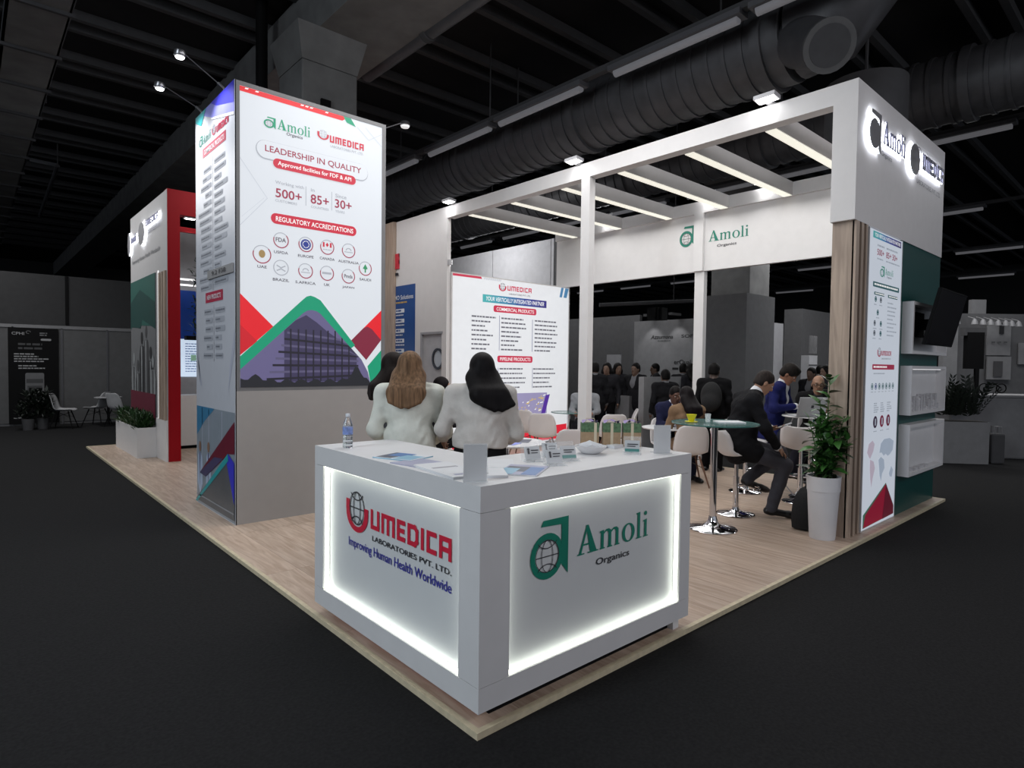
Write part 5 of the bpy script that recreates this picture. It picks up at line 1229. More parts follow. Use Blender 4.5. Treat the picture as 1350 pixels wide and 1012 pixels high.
    if shirt:                                      # open front shows the shirt
        a = J['neck'] + fw * .13 + V(0, 0, .02); b = J['waist'] + (J['chest'] - J['waist']) * .25 + fw * .20
        cuts.append(('c', a, b, .085, .05, 0))
        organic('shirt', grow(tor[1:], .010) + [cone(J['neck'] - V(0, 0, .03), J['neck'] + (hp(-.02, 0, -.06) - J['neck']) * .45, .070, .066, .02)] , mat('cloth_' + shirt, shirt, .7, var=.03), t, h)
        for s in 'LR':
            d = unit(J['wr' + s] - J['el' + s]); organic('cuff', [cone(J['wr' + s] - d * .035, J['wr' + s] + d * .004, .041, .040, .01)], mat('cloth_' + shirt, shirt, .7), t, h)
    if tie:
        a = J['neck'] + fw * .085 - V(0, 0, .03); b = J['waist'] + fw * (.135 + belly) + V(0, 0, .04)
        organic('tie', [cone(a, (a + b) / 2 + fw * .03, .016, .026, .02), cone((a + b) / 2 + fw * .03, b, .026, .03, .02)], mat('cloth_' + tie, tie, .6), t, h)
    organic('jacket' if jacket else 'sweater', up, MT, t, h, cuts, .0042)
    # hair
    face = ('e', hp(.085, 0, -.045), (.085, .068, .098), Hd, 0)
    if style == 'short':
        organic('hair', [elp(hp(-.018, 0, .045), (.100, .085, .098), Hd, .02), elp(hp(-.050, 0, -.01), (.062, .080, .085), Hd, .02)], MH, t, h * .9, [face, ('p', hp(0, 0, -.055), -u), ('e', hp(.02, .09, -.045), (.04, .03, .05), Hd, 0), ('e', hp(.02, -.09, -.045), (.04, .03, .05), Hd, 0)])
    elif style == 'full':
        organic('hair', [elp(hp(-.010, 0, .058), (.112, .094, .098), Hd, .02), elp(hp(-.050, 0, 0), (.068, .086, .09), Hd, .02), elp(hp(.05, .03, .10), (.05, .05, .035), Hd, .02)], MH, t, h * .9, [face, ('p', hp(0, 0, -.06), -u)])
    elif style == 'bald':
        organic('hair', [elp(hp(-.03, .062, -.01), (.055, .022, .045), Hd, .02), elp(hp(-.03, -.062, -.01), (.055, .022, .045), Hd, .02), elp(hp(-.085, 0, -.02), (.025, .06, .045), Hd, .03)], MH, t, h * .9)
    elif style in ('long', 'longer'):
        ln = .20 if style == 'long' else .21; back = hp(-.055, 0, 0); dn = V(0, 0, -1)
        bk = -unit(f * V(1, 1, 0)) if abs(f[2]) < .9 else V(-1, 0, 0)
        P = [elp(hp(-.020, 0, .038), (.106, .092, .104), Hd, .02), elp(hp(-.05, 0, -.04), (.075, .094, .11), Hd, .03)]
        for q in (-1.2, -.75, -.3, .3, .75, 1.2):
            a = hp(-.05, q * .062, -.05); sh_ = J.get('hair_shift', 0); cz = J['neck'][2]
            b = V(a[0], a[1], 0) * .4 + V(J['neck'][0], J['neck'][1], 0) * .6 + bk * .125 + l * (q * .05 + sh_ * .6) + V(0, 0, cz - .03)
            e_ = b + V(0, 0, -(ln - .10) + .04 * abs(q)) + bk * .045 + l * (sh_ + q * .012)
            P += [cone(a, b, .052, .050, .045), cone(b, e_, .050, .022, .03)]
        organic('hair', P, MH, t, h, [face])
    # face details
    if bare_face:
        me_ = mat('eye_dark', '1c1412', .3); mw_ = mat('eye_white', 'c8c0b8', .3)
        for s in (1, -1):
            organic('eye', [elp(hp(.082, s * .032, .008), (.010, .014, .008), Hd, .004)], mw_, t, .004)
            organic('pupil', [elp(hp(.090, s * .032, .008), (.005, .007, .007), Hd, .003)], me_, t, .003)
            organic('eyebrow', [cone(hp(.093, s * .018, .034), hp(.086, s * .048, .034), .005, .004, .004)], MH, t, .004)
        organic('mouth', [cone(hp(.088, .022, -.060), hp(.088, -.022, -.060), .006, .006, .004)], mat('lips_' + sk, '%02x%02x%02x' % tuple(int(int(sk[i:i + 2], 16) * q) for i, q in ((0, .82), (2, .62), (4, .62))), .5), t, .004)
    if glasses:
        gb = MB()
        for s in (1, -1):
            pts = [hp(.108, s * .034 + .026 * math.cos(q), .006 + .02 * math.sin(q)) for q in np.linspace(0, 2 * PI, 15)]; gb.tube(pts, .0028, 6)
            gb.tube([hp(.106, s * .060, .010), hp(-.005, s * .080, .012)], .0025, 6)
        gb.tube([hp(.110, .010, .010), hp(.110, -.010, .010)], .0025, 6); local(gb.build('glasses', M_rod, None), t)
    return t
fy = 0.84                                               # straight away from the camera
# ---- the two hostesses behind the counter
p = at(540, 590, 4.55)
person('woman with long light-brown hair and a white blazer behind the counter', (p[0], p[1], 0), fy + .12,
       dict(elL=(-.02, .255, 1.14), wrL=(.16, .22, 1.02), elR=(.02, -.265, 1.12), wrR=(.20, -.17, 1.03), head=(.02, 0, 1.58), hy=-.15), 'c49a7c', '6e5540', 'd2d4cc', '1c1c20', style='long', jacket=True, hem=-.2, h=.010, fem=True, belly=.02)
p = at(633, 590, 4.45)
person('woman with long black hair and a pale grey jacket behind the counter', (p[0], p[1], 0), fy - .05,
       dict(elL=(.02, .28, 1.15), wrL=(.18, .30, 1.06), elR=(.04, -.26, 1.13), wrR=(.22, -.16, 1.03), head=(.03, 0, 1.575), hy=.35, w=1.08, hair_shift=-.05), '8a6450', '100e10', 'c0bcb8', '141416', style='longer', jacket=True, hem=.08, h=.010, fem=True, belly=.025)
p = at(518, 590, 5.35)
person('woman with dark hair in a dark grey coat standing behind the light-haired woman', (p[0], p[1], 0), fy - 1.2, dict(), 'a07c64', '1a1412', '4a4a4c', '1c1c20', style='long', hem=-.4, h=.013, fem=True, shirt='2a2a2c')
# ---- seated people
SEAT = dict(pelvis=(0, 0, .56), waist=(.0, 0, .70), chest=(.03, 0, .90), neck=(.05, 0, 1.07), head=(.09, 0, 1.215), shL=(.03, .185, 1.02), shR=(.03, -.185, 1.02), elL=(.10, .24, .77), elR=(.10, -.24, .77),
            wrL=(.33, .16, .74), wrR=(.33, -.16, .74), hipL=(.02, .095, .53), hipR=(.02, -.095, .53), knL=(.44, .12, .52), knR=(.44, -.12, .52), anL=(.42, .11, .09), anR=(.42, -.11, .09), toeL=(.62, .12, .03), toeR=(.62, -.12, .03))
p = at(574, 560, 8.4)
person('dark-haired woman in black seated behind the two hostesses, face in profile', (p[0], p[1], 0), fy - PI / 2 + .35, {**SEAT, 'hy': -.2}, 'b08a74', '151012', '1c1c20', '141416', style='long', hem=.02, h=.012, fem=True)
bpy.data.objects[[o.name for o in COL.objects if o.name.startswith('person')][-1]].scale = (1.07, 1.07, 1.07)
chs = dup(ch, (p[0], p[1], .08), fy - PI / 2 + .35, 'white shell chair under the seated woman in black'); chs.location.z = 0
p = at(884, 560, 9.1)
person('man in a navy suit seated facing the camera at the low white table', (p[0], p[1], 0), fy + PI + .28, {**SEAT, 'hp': .25, 'hy': -.15, 'head': (.12, 0, 1.20), 'wrL': (.36, .10, .80), 'wrR': (.36, -.12, .80)}, '5a3c30', '100c0c', '20223c', '1c1e30', shirt='c8c8d4', hem=-.25, h=.011)
p = V(CH1[0], CH1[1], 0)
person('woman with long dark hair and a tan coat seated in the back-on white chair', (p[0] + .04, p[1] + .04, 0), .84 + .15, {**SEAT, 'hy': .35, 'hp': .1}, '8a6450', '141012', '7e6650', '1c1c20', style='longer', hem=-.3, h=.012, fem=True)
p = at(771, 560, 11.6)
person('person in a grey striped shirt seated behind the slim middle post', (p[0], p[1], 0), fy + PI - .2, {**SEAT, 'w': 1.05}, '8a6450', '141012', '84868a', '1c1c20', jacket=False, hem=.02, h=.013)
# ---- man in the black suit on the bar stool
ST = dict(pelvis=(.07, 0, .785), waist=(.09, 0, .93), chest=(.15, 0, 1.15), neck=(.235, 0, 1.335), head=(.335, 0, 1.455), hp=.55, hy=-.05,
          shL=(.16, .20, 1.275), shR=(.14, -.20, 1.275), elR=(.25, -.28, .98), wrR=(.43, -.16, .77), elL=(.30, .24, 1.02), wrL=(.42, .02, .96),
          hipL=(.10, .095, .75), hipR=(.10, -.095, .75), knR=(.53, -.12, .57), anR=(.40, -.12, .11), toeR=(.62, -.17, .04), knL=(.57, .12, .67), anL=(.22, .10, .38), toeL=(.42, .12, .26),
          hdR=(.8, .1, -.6), hnR=(.1, .3, -1), hdL=(.85, -.5, .05), hnL=(0, .1, 1.0), curl=.55, w=1.10)
SUIT = person('man in black suit jacket and grey trousers leaning over his phone', (4.64, 1.33, 0), -.74, ST, 'a27a62', '2a2422', '18181b', '45444a', shoe='0e0e10', shirt='d8d8dc', hem=-.22, h=.0085, style='short', belly=.015)
t = thing('smartphone', 'pale smartphone held by the man in the black suit', 'phone', (4.64, 1.33, 0), -.74)
local(MB().obox((.55, -.055, 1.0), (unit((.8, -.2, .35)), unit((.25, .97, 0)), unit(np.cross((.8, -.2, .35), (.25, .97, 0)))), .072, .036, .0045).build('phone_body', M_alu, None, bevel=.003), t)
# ---- man in the blue suit and the bald man
def place(u, v, d, rz, hd):
    p = at(u, v, d); return (p[0] - math.cos(rz) * hd[0] + math.sin(rz) * hd[1], p[1] - math.sin(rz) * hd[0] - math.cos(rz) * hd[1], 0)
BL = dict(pelvis=(0, 0, .80), waist=(.04, 0, .96), chest=(.10, 0, 1.20), neck=(.16, 0, 1.40), head=(.235, 0, 1.54), hp=.62, hy=.15, shL=(.12, .195, 1.34), shR=(.12, -.195, 1.34), elR=(.16, -.33, 1.10), wrR=(.36, -.12, 1.14),
          elL=(.18, .26, 1.08), wrL=(.42, .18, 1.08), hipL=(.03, .095, .76), hipR=(.03, -.095, .76), knL=(.46, .16, .72), knR=(.46, -.16, .72), anL=(.32, .13, .30), anR=(.32, -.13, .30), toeL=(.50, .15, .24), toeR=(.50, -.15, .24), hdR=(.7, .7, 0), hnR=(0, 0, -1), curl=.5)
person('man in a blue suit with open white shirt leaning toward the laptop', place(1040, 486, 7.95, -1.45, BL['head']), -1.45, BL, '8a5e48', '1c1816', '1c2050', '30323e', shirt='ccccd0', style='full', hem=-.2, h=.0095)
BM = dict(BL, pelvis=(0, 0, .77), waist=(.02, 0, .91), chest=(.06, 0, 1.10), neck=(.10, 0, 1.27), head=(.15, 0, 1.40), hp=.12, hy=0, shL=(.06, .195, 1.21), shR=(.06, -.195, 1.21), elL=(.12, .27, .99), elR=(.12, -.27, .99), wrL=(.36, .12, 1.06), wrR=(.36, -.12, 1.06), hdR=None, hipL=(.03, .095, .73), hipR=(.03, -.095, .73))
BPL = place(1079, 503, 8.5, 3.6, BM['head'])
person('bald man with glasses in a black jacket seated behind the laptop', BPL, 3.6, BM, '9c7660', '3a3430', '141416', '18181a', shirt='2a2a2c', style='bald', glasses=True, hem=-.15, h=.0105)
st4.location = (BPL[0] - .02, BPL[1], 0); st4.rotation_euler = (0, 0, 3.6)
# ---- standing man with a backpack in the aisle
p = at(940, 560, 9.6)
STD = person('dark-clothed man with a black backpack standing with his back turned in the aisle', (p[0], p[1], -.03), fy - .5, dict(hp=.1, hy=-.2), '4a3830', '0c0a0a', '101012', '0e0e10', hem=-.2, h=.014)
t = thing('backpack', 'black backpack worn by the standing man in the aisle', 'backpack', (p[0], p[1], -.03), fy - .5)
organic('pack_body', [elp((-.20, 0, 1.20), (.10, .16, .23), I3, .05), elp((-.27, 0, 1.10), (.07, .13, .13), I3, .05)], M_fab, t, .014)
# ---- visitors far behind, three figures copied along the aisle
def far(u, d, rz, label, src, z=0):
    p = at(u, 560, d); return dup(src, (p[0], p[1], -.03 + z), rz, label)
VA = person('distant visitor in dark clothes left of the grey half-height counter', (0, 0, 0), 0, dict(), '5a4438', '0c0a0a', '17171a', '101012', h=.018, shirt='5c5c60', hem=-.2, bare_face=False)
VB = person('distant woman in a patterned dark top among the visitors', (0, 0, 0), 0, dict(), '6a5244', '0e0c0c', '242428', '121214', style='long', jacket=False, h=.018, fem=True, bare_face=False)
p = at(864, 500, 14.2); VA.location = (p[0], p[1], -.03); VA.rotation_euler = (0, 0, 2.4); VA['label'] = 'distant visitor behind the grey half-height counter'
p = at(800, 500, 12.5); VB.location = (p[0], p[1], -.03); VB.rotation_euler = (0, 0, 3.6)
far(783, 12, .9, 'distant dark-clothed visitor just right of the middle post', VA)
far(813, 13.2, 4.2, 'distant dark-haired visitor right of the patterned top', VB)
far(837, 12.4, 3.2, 'distant dark-clothed man at the left end of the grey half-height counter', VA)
far(899, 13.5, .5, 'distant dark-haired visitor just left of the rear post', VA)
far(909, 12.6, 1.3, 'distant visitor half hidden by the rear post', VB)
far(876, 11.4, 1.0, 'distant dark-clothed visitor behind the man in navy', VA, -.12)
far(1068, 12.4, 3.0, 'distant visitor between the blue suit and the bald man', VA, -.05)
far(1088, 11.6, 2.5, 'distant dark-haired visitor above the bald man', VB)
far(1079, 14, .7, 'distant visitor by the pale shelves at the rear right', VA)

# ------------------------------------------------------------------ plants
M_pot = mat('pot_white', 'd2d2d6', .35, var=.02); M_soil = mat('soil', '1c1814', .95)
M_lf = mat('leaf_green', '3a6a2e', .4, var=.4, scale=6); M_lf2 = mat('leaf_dark_green', '1c3618', .4, var=.35, scale=6); M_stem = mat('stem_green', '3a5a2a', .6)
M_dl = mat('leaf_black_green', '121a12', .5, var=.3)
def leaf_mesh(L, W, bend=.25, m=None):
    vs, fs = [], []; n = 6
    for i in range(n + 1):
        t = i / n; ww = W * math.sin(PI * min(1, t ** .75)) * .5; x = L * t; z = -bend * L * t * t
        vs += [(x, -ww, z + .15 * ww), (x, 0, z), (x, ww, z + .15 * ww)]
    for i in range(n):
        a = i * 3; fs += [(a, a + 1, a + 4, a + 3), (a + 1, a + 2, a + 5, a + 4)]
    me = bpy.data.meshes.new('leaf'); me.from_pydata(vs, [], fs); me.materials.append(m)
    for p in me.polygons: p.use_smooth = True
    return me
px_, py_ = 4.462, .290
pt = thing('potted_plant', 'leafy green plant in a tall tapered white pot before the wood slats', 'plant', (px_, py_, 0))
MB().lathe([(.112, 0), (.115, .01), (.138, .42), (.142, .46), (.146, .462), (.151, .585), (.153, .60), (.144, .60), (.140, .57), (.001, .57)], (px_, py_, 0), 40).build('pot', M_pot, pt, True)
MB().lathe([(.001, .571), (.139, .571), (.139, .575), (.001, .578)], (px_, py_, 0), 30).build('soil', M_soil, pt)
LM = [leaf_mesh(.13, .058, .3, M_lf), leaf_mesh(.11, .050, .15, M_lf), leaf_mesh(.13, .060, .35, M_lf2)]
r = random.Random(11); stems = []
for k in range(11):
    q = k * 2.4; rr = r.uniform(.01, .07); h_ = r.uniform(.35, .85) if k else .98
    lean = V(math.cos(q), math.sin(q), 0) * r.uniform(.04, .14)
    if k == 4: h_, lean = .34, V(.17, -.17, 0)
    if k == 8: h_, lean = .42, V(.09, -.20, 0)
    if k == 0: lean = V(.02, -.01, 0)
    if k == 6: h_, lean = .55, V(.14, -.16, 0)
    b = V(px_ + rr * math.cos(q), py_ + rr * math.sin(q), .57); tip = b + lean + V(0, 0, h_)
    mid = b + lean * .3 + V(0, 0, h_ * .55); pts = [b, mid, tip]; stems.append((b, mid, tip, h_))
    MB().tube([tuple(b), tuple(mid), tuple(tip)], [.006, .005, .003], 6).build('stem', M_stem, pt, True)
lc = 0
for b, mid, tip, h_ in stems:
    n = int(27 * h_ / .75)
    for i in range(n):
        if lc >= 290: break
        t = .05 + .95 * (i + .5) / n
        P = (1 - t) ** 2 * b + 2 * t * (1 - t) * mid + t * t * tip
        q = i * 2.4 + r.uniform(-.4, .4); o = bpy.data.objects.new('leaf', LM[(lc * 7 // 3) % 3]); COL.objects.link(o)
        o.parent = pt; o.matrix_parent_inverse = wm(pt).inverted()
        if P[0] + .13 * math.cos(q) > 4.61 and P[1] + .13 * math.sin(q) > .10: q += PI
        o.location = [float(x) for x in P]; o.rotation_euler = (r.uniform(-.4, .4), r.uniform(-.75, .15) + (-.4 if t > .9 else 0), q); s = r.uniform(.85, 1.35) * (1.15 - .25 * t); o.scale = (s, s, s)
        lc += 1
def bush(parent, boxes, n, m, L, W, up=.8, seed=1, name='foliage', hgt=.25):
    """dense small foliage: too many leaves to pick apart, one piece"""
    r = random.Random(seed); mb = MB()
    for k in range(n):
        x0, y0, x1, y1, z = boxes[k % len(boxes)]
        b = V(r.uniform(x0, x1), r.uniform(y0, y1), z); q = r.uniform(0, 2 * PI); tilt = r.uniform(.1, 1.0) * up; l = L * r.uniform(.6, 1.25)
        d = V(math.cos(q) * math.sin(tilt), math.sin(q) * math.sin(tilt), math.cos(tilt)); s = np.cross(d, V(0, 0, 1)); s /= np.linalg.norm(s) + 1e-6
        b = b + V(0, 0, r.uniform(0, hgt))
        m1 = b + d * l * .5 + s * W * .5; m2 = b + d * l * .5 - s * W * .5; tp = b + d * l - V(0, 0, .15 * l)
        mb.add([b, m1, tp, m2], [(0, 1, 2), (0, 2, 3)])
    o = mb.build(name, m, parent); o['kind'] = 'stuff'; return o
bush(pt, [(px_ - .07, py_ - .07, px_ + .07, py_ + .07, .62 + .1 * k) for k in range(5)], 170, M_lf, .13, .055, 1.5, 9, hgt=.12)
# planter in front of the left portal
t = thing('planter', 'long white planter box with dense green foliage before the left portal', 'planter', (.575, 9.53, 0))
b = MB(); X0, X1_, Y0, Y1_ = .43, .735, 9.53, 11.42
for q in ((X0, Y0, 0, X1_, Y0 + .02, .50), (X0, Y1_ - .02, 0, X1_, Y1_, .50), (X0, Y0, 0, X0 + .02, Y1_, .50), (X1_ - .02, Y0, 0, X1_, Y1_, .50)): b.box(*q)
b.build('box', M_offwhite, t); MB().box(X0 + .02, Y0 + .02, .40, X1_ - .02, Y1_ - .02, .46).build('soil', M_soil, t)
bush(t, [(.44, 9.6, .70, 11.4, .44)], 1500, mat('planter_green', '24421e', .5, var=.4, scale=4), .16, .03, 1.1, 3, hgt=.22)
# hanging green wall plant seen through the portal
t = thing('hanging_plant', 'dark green climbing plant seen through the red portal', 'plant', (1.9, 10.9, 3.0))
MB().box(1.5, 10.85, 2.02, 2.4, 11.0, 2.1).build('plant_shelf', M_black, t)
bush(t, [(1.62, 10.8, 2.3, 11.1, 2.1), (1.66, 10.8, 2.3, 11.1, 2.6), (1.66, 10.8, 2.3, 11.1, 3.0)], 700, M_lf2, .14, .05, 1.5, 5, hgt=.6)

# ------------------------------------------------------------------ neighbouring stands, grey and dim
M_n1 = mat('stand_grey_light', '7e7e80', .8, spec=.2); M_n2 = mat('stand_grey_mid', '5e5e60', .85, spec=.2); M_n3 = mat('stand_grey_dark', '4c4c4e', .9, spec=.2)
M_pale = mat('stand_white_wall', 'b8b8bc', .7); M_nw = mat('stand_glow_white', '909094', .6, emit=.12); M_text = mat('stand_text', '18181a', .6)
# pale panelled wall behind the lit product wall
t = thing('stand_wall', 'pale panelled wall of the next stand above the lit product wall', 'stand wall', (8.2, 10, -.03))
for a, b in ((7.62, 7.70), (7.72, 9.74), (9.76, 11.8), (11.82, 14)): MB().box(8.2, a, -.03, 8.3, b, 4.46).build('panel', M_pale, t)
MB().box(8.22, 7.5, -.03, 8.3, 14, 4.45).build('backing', M_n2, t)
# grey block
def quadblock(name, label, cat, u0, d0, w_, dp, z1, m, rz=0, z0=-.03):
    """box standing with its near corner at a measured point; runs w_ along +x and dp along +y"""
    p = at(u0, 500, d0); t = thing(name, label, cat, (p[0], p[1], z0))
    MB().box(p[0], p[1], z0, p[0] + w_, p[1] + dp, z1).build('panel', m, t); return t, p
quadblock('stand_block', 'plain mid-grey block of a neighbouring stand behind the bar tables', 'stand block', 982, 13, 1.29, 1.02, 3.206, M_n2)
quadblock('stand_block', 'second grey stand block, right of the plain mid-grey one', 'stand block', 1055, 17, 2.4, .49, 3.27, M_n2)
t, p = quadblock('light_column', 'pale lit narrow panel between the two grey blocks', 'light panel', 1018, 16, .57, .10, 2.8, M_nw)
t, p = quadblock('stand_shelf', 'pale shelf unit of a far stand above the bald man', 'shelf', 1066, 15.5, .5, .2, 1.95, M_pale)
for k in range(6): MB().box(p[0] - .01, p[1] - .02, .7 + k * .2, p[0] + .5, p[1], .72 + k * .2).build('shelf_board', M_n2, t)
for k in range(5): MB().box(p[0] + .02 + k * .09, p[1] - .02, 2.0, p[0] + .05 + k * .09, p[1] + .02, 2.45).build('rod', M_n1, t)
# stand with two downlit signs
F0 = at(835, 500, 16.0); wx = F0[0]
t = thing('sign_wall', 'grey stand wall with two company names under spotlights', 'stand wall', (wx, F0[1], -.03))
MB().box(wx, F0[1] - 2.2, -.03, wx + .15, F0[1], 2.78).build('panel', M_n1, t)
NF = Face((wx, 0, 0), (0, 1, 0), (0, 0, 1), (-1, 0, 0))
def yon(u): d = ROT.T @ np.array([(u - 675) / 805.8, 0, 1.0]); return CAM[1] + d[1] * (wx - CAM[0]) / d[0]
def zon(u, v): d = ROT.T @ np.array([(u - 675) / 805.8, (v - 506) / 805.8, 1.0]); return CAM[2] + d[2] * (wx - CAM[0]) / d[0]
txt(NF, 'Azzurrona', yon(857), zon(857, 447), yon(886), zon(886, 441), 'lettering', M_text, t, 2, 0, .2)
txt(NF, 'SOFAR', yon(897), zon(897, 445), yon(925), zon(925, 440), 'lettering', M_text, t)
greek(NF, yon(866), yon(885), zon(870, 450), .03, M_n2, t)
txt(NF, 'erQual', yon(888), zon(888, 481), yon(910), zon(910, 474), 'lettering', M_text, t)
greek(NF, yon(886), yon(912), zon(890, 487), .05, M_text, t)
for u in (861, 894): spot_lamp('sign_lamp', (wx - .35, yon(u), 2.85), (wx, yon(u), 1.9), 14, 1.3); l_ = MB().box(wx - .4, yon(u) - .05, 2.86, wx, yon(u) + .05, 2.92).build('sign_light', M_n3, t)
quadblock('stand_wall', 'dim grey wall left of the two-name stand wall', 'stand wall', 842, 16.5, .1, 6, 3.0, M_n2)
t, p = quadblock('lit_screen', 'small pale lit panel standing before the dim grey wall', 'panel', 817, 15.0, .05, .42, 1.9, M_nw)
t, p = quadblock('half_counter', 'grey half-height counter with a sloping top behind the man in navy', 'counter', 849, 11.6, 1.6, .12, 1.42, M_n1)
t, p = quadblock('half_counter', 'low dark grey counter left of the half-height one', 'counter', 830, 12.2, .2, .5, 1.02, M_n2)
# hanging truss with black lamps
t = thing('lighting_truss', 'dark lighting bar with black lamps hanging over the two-name stand wall', 'truss', at(875, 405, 13))
MB().tube([at(790, 402, 13), at(925, 396, 13)], .04, 8).build('bar', M_joist, t, True); q = at(888, 398, 13); MB().tube([q, (q[0], q[1], 7.0)], .01, 6).build('hanger', M_joist, t)
for u in (862, 866, 871): c = at(u, 412, 13); MB().box(c[0] - .1, c[1] - .1, c[2] - .16, c[0] + .1, c[1] + .1, c[2] + .1).build('lamp_head', M_black, t)
# right-hand stand: planter, white counter, coffee area
p0 = V(11.223, .948, -.03); p1 = V(11.758, .331, -.03); dx = unit(p1 - p0); dy = V(-dx[1], dx[0], 0)
t = thing('planter', 'grey box planter with dark foliage at the right edge', 'planter', (p0 + p1) / 2)
hl = np.linalg.norm(p1 - p0) / 2
MB().obox((p0 + p1) / 2 + dy * .2 + V(0, 0, .37), (dx, dy, (0, 0, 1)), hl, .2, .37).build('box', M_n1, t)
MB().obox((p0 + p1) / 2 + dy * .2 + V(0, 0, .735), (dx, dy, (0, 0, 1)), hl - .02, .18, .01).build('soil', M_soil, t)
fb = MB(); r = random.Random(21)
for k in range(38):
    b = (p0 + p1) / 2 + dy * .2 + dx * r.uniform(-hl, hl) * .8 + V(0, 0, .74); q = r.uniform(0, 2 * PI); tl = r.uniform(.05, .6); L = r.uniform(.5, .85)
    d = V(math.cos(q) * math.sin(tl), math.sin(q) * math.sin(tl), math.cos(tl))
    for i in range(9):
        c = b + d * L * (i + 2) / 10 - V(0, 0, .08 * (i / 9) ** 2)
        for s in (1, -1):
            e = unit(np.cross(d, V(.3, .2, 1)) * s + d * .6); nn_ = unit(np.cross(e, d)); wv = unit(np.cross(nn_, e)) * .022
            fb.add([c, c + e * .055 + wv, c + e * .12, c + e * .055 - wv], [(0, 1, 2), (0, 2, 3)])
o = fb.build('foliage', M_dl, t); o['kind'] = 'stuff'
p = V(12.4, .55, -.03); t = thing('stand_counter', 'tall grey-white counter of the stand at the right edge', 'counter', p)
MB().obox((13.35, .35, .55), (dx, dy, (0, 0, 1)), 1.25, .42, .58).build('counter_body', M_n1, t, bevel=.03); MB().obox((13.35, .35, 1.145), (dx, dy, (0, 0, 1)), 1.28, .45, .02).build('countertop', M_n1, t)
t = thing('shoulder_bag', 'dark bag with handles standing between the right planter and the counter', 'bag', at(1312, 610, 10.9))
q = at(1312, 610, 10.9); q[2] = -.03
MB().obox(q + V(0, 0, .27), (dx, dy, (0, 0, 1)), .11, .08, .27).build('bag_body', M_n3, t, bevel=.03)
for s in (-.05, .05): MB().tube([q + dy * s - dx * .06 + V(0, 0, .52), q + dy * s - dx * .05 + V(0, 0, .66), q + dy * s + dx * .05 + V(0, 0, .66), q + dy * s + dx * .07 + V(0, 0, .2)], .012, 6).build('handle', M_n1, t, True)
# back wall of that stand with dark machine, pictures and a row of bulbs
c = at(1310, 470, 14.5); t = thing('stand_wall', 'grey back wall of the right stand with a dark screen and pictures', 'stand wall', (c[0], c[1], -.03))
def onw(u, v, d=14.5): return at(u, v, d)
def patch(u0, v0, u1, v1, d, th, name, m, parent):
    a, b = onw(u0, v1, d), onw(u1, v0, d); cc = (a + b) / 2; R_ = V(*(ROT[0])); R_[2] = 0; R_ = unit(R_); N = V(-R_[1], R_[0], 0)
    hw = abs((b - a) @ R_) / 2; hh = abs(b[2] - a[2]) / 2
    return MB().obox(cc + N * th / 2, (R_, N, (0, 0, 1)), hw, th / 2, hh).build(name, m, parent)
patch(1242, 415, 1400, 640, 14.5, .1, 'panel', M_n2, t)
patch(1240, 392, 1262, 640, 14.3, .15, 'panel', M_n1, t); patch(1280, 395, 1300, 440, 14.9, .1, 'panel', M_n1, t)
patch(1301, 424, 1333, 468, 14.4, .03, 'picture_panel', M_n1, t); patch(1301, 470, 1333, 500, 14.38, .03, 'picture_panel', mat('stand_grey_pic', '7a7a7c', .8), t)
patch(1318, 425, 1324, 440, 14.36, .01, 'picture_print', M_text, t); patch(1310, 476, 1322, 496, 14.35, .01, 'picture_print', M_n3, t)
for u in (1308, 1316, 1324): patch(u, 450, u + 4, 452, 14.36, .01, 'picture_print', M_n2, t)
patch(1343, 452, 1360, 480, 14.4, .03, 'picture_panel', M_n1, t)
t = thing('vending_screen', 'black standing screen behind the right planter', 'screen', onw(1285, 470, 13)); patch(1275, 438, 1298, 486, 13, .12, 'screen', M_black, t); patch(1284, 486, 1290, 588, 13, .06, 'screen_post', M_black, t)
patch(1272, 432, 1301, 442, 13, .14, 'screen_hood', M_n3, t)
for k, u in enumerate((1262, 1285, 1296, 1306, 1316, 1326, 1334, 1343)):
    cc = onw(u, 424 + k * .5, 14.0)
    t = thing('wall_lamp', ['leftmost', 'second', 'third', 'fourth', 'fifth', 'sixth', 'seventh', 'rightmost'][k] + ' pale wall lamp in the row on the right stand', 'lamp', cc, 0, 'row of wall lamps on the right stand')
    MB().lathe([(.02, .08), (.05, .03), (.07, -.05), (.001, -.05)], cc, 10).build('lamp_shade', mat('bulb_dim', '77777a', .5, emit=.12), t, True)
    MB().tube([cc + V(0, 0, .08), cc + V(.1, .15, .14)], .01, 6).build('lamp_arm', M_n1, t)
t = thing('scooter_model', 'small dark wire ornament on the right stand counter', 'ornament', onw(1309, 498, 12.3))
c = onw(1309, 499, 12.3); c[2] = 1.18
for s in (-.16, .16): MB().tube([c + dx * s + V(0, 0, .02) + (dx * math.cos(q) + V(0, 0, 1) * math.sin(q)) * .09 + V(0, 0, .07) for q in np.linspace(0, 2 * PI, 14)], .012, 6).build('wheel', M_black, t, True)
MB().tube([c - dx * .16 + V(0, 0, .09), c + V(0, 0, .2), c + dx * .16 + V(0, 0, .09)], .014, 6).build('frame', M_black, t, True)

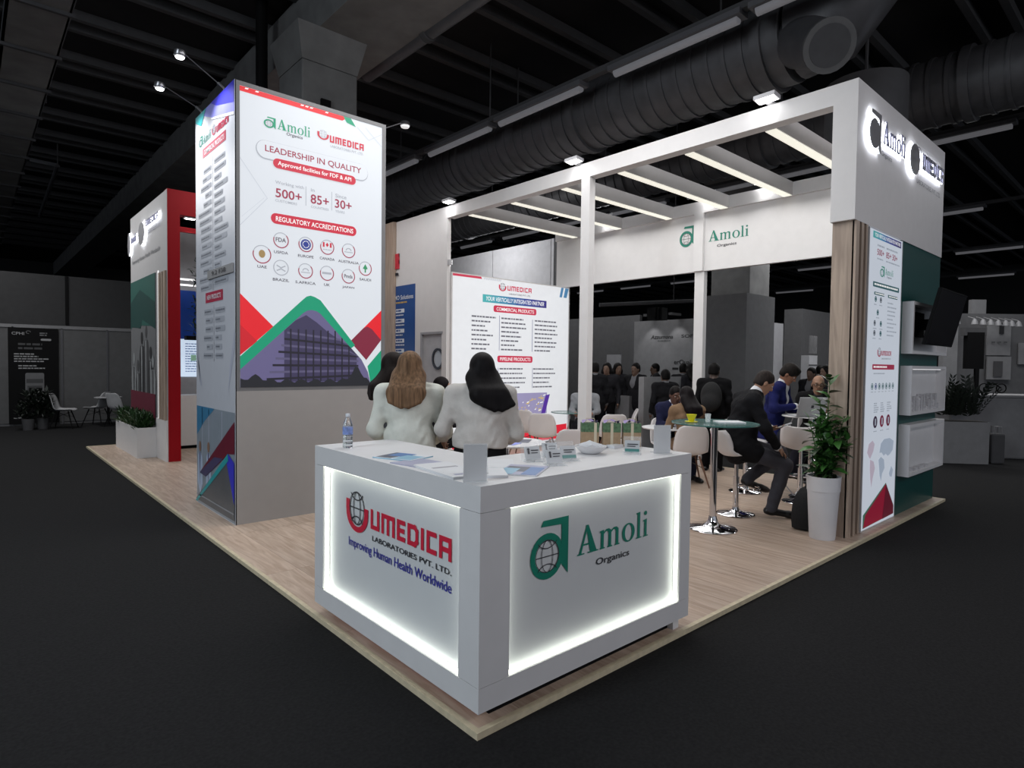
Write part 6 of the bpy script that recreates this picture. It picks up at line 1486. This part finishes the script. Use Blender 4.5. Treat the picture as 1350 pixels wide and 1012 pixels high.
# ------------------------------------------------------------------ left rear of the hall: poster, chairs, dark plant
po = thing('wall_poster', 'tall black information poster on the far left wall', 'poster', (-.41, 17.15, 0))
MB().box(-.89, 17.11, .02, .09, 17.145, 2.38).build('poster_sheet', M_black, po)
F = Face((0, 17.11, 0), (1, 0, 0), (0, 0, 1), (0, -1, 0)); m1 = mat('poster_text', '8c8c8e', .6); m2 = mat('poster_text_dim', '38383a', .6); m3 = mat('poster_phone', '5c5c5e', .6)
txt(F, 'CPHI', -.82, 2.20, -.58, 2.27, 'lettering', m1, po); flat(F, ring(-.50, 2.27, .05, .04, .035, .027, 0, 5, 14), 'emblem', m3, po)
greek(F, -.28, -.06, 2.24, .03, m3, po, n=2, db=.05); flat(F, [rrect(-.26, 2.07, -.05, 2.12)], 'pill', m1, po)
greek(F, -.70, -.08, 1.95, .05, m2, po, n=2, db=.10); greek(F, -.78, .0, 1.72, .028, m1, po, n=4, db=.06, seed=3); greek(F, -.7, -.08, 1.43, .028, m1, po, n=2, db=.06, seed=4)
flat(F, [rrect(-.57, .50, -.20, 1.27, .04)], 'phone_picture', m3, po)
flat(F, [rect(-.55, 1.02, -.22, 1.12), rect(-.53, .62, -.24, .95)], 'phone_print', m2, po, 3); flat(F, [rect(-.50, .66, -.42, .9), rect(-.36, .66, -.28, .9)], 'phone_print', M_black, po, 4)
greek(F, -.80, -.60, .15, .03, m1, po)
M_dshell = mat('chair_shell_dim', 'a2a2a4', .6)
def dimchair(u, d, rz, label):
    p = at(u, 550, d); c = dup(ch, (p[0], p[1], -.03), rz, label)
    for k in c.children:
        if k.name.startswith('seat_shell'):
            k.data = DSH
        else: k.data = DLG[k.name.split('.')[0]]
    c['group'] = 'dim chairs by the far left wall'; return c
DSH = None; DLG = {}
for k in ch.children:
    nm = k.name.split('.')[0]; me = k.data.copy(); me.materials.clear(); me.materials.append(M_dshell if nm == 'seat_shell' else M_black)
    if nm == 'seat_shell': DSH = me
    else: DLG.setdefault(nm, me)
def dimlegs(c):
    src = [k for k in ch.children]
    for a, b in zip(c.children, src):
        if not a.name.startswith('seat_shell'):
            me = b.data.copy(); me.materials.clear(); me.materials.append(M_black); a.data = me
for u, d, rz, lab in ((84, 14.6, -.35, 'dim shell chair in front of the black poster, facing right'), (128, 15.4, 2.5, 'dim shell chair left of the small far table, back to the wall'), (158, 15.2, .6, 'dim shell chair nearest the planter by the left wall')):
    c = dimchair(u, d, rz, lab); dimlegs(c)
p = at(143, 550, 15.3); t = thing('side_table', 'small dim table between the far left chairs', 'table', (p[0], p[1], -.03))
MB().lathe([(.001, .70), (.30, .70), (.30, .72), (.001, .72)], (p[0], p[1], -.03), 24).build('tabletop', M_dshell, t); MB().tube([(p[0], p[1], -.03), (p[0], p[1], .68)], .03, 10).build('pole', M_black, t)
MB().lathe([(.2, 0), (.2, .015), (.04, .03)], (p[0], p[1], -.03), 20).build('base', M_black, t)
p = at(47, 555, 14.3); t = thing('potted_plant', 'dark plant in two low pots before the black poster', 'plant', (p[0], p[1], -.03))
for s in (-.14, .14): MB().lathe([(.10, 0), (.13, .26), (.12, .26), (.001, .24)], (p[0] + s, p[1] + s * .6, -.03), 16).build('pot', M_n3, t, True)
bush(t, [(p[0] - .32, p[1] - .2, p[0] + .32, p[1] + .2, .2), (p[0] - .2, p[1] - .2, p[0] + .25, p[1] + .2, .45)], 420, M_dl, .2, .07, 1.3, 8, hgt=.35)

flush_text()
for o in list(bpy.data.objects):
    if o.type == 'EMPTY': o.empty_display_size = .05
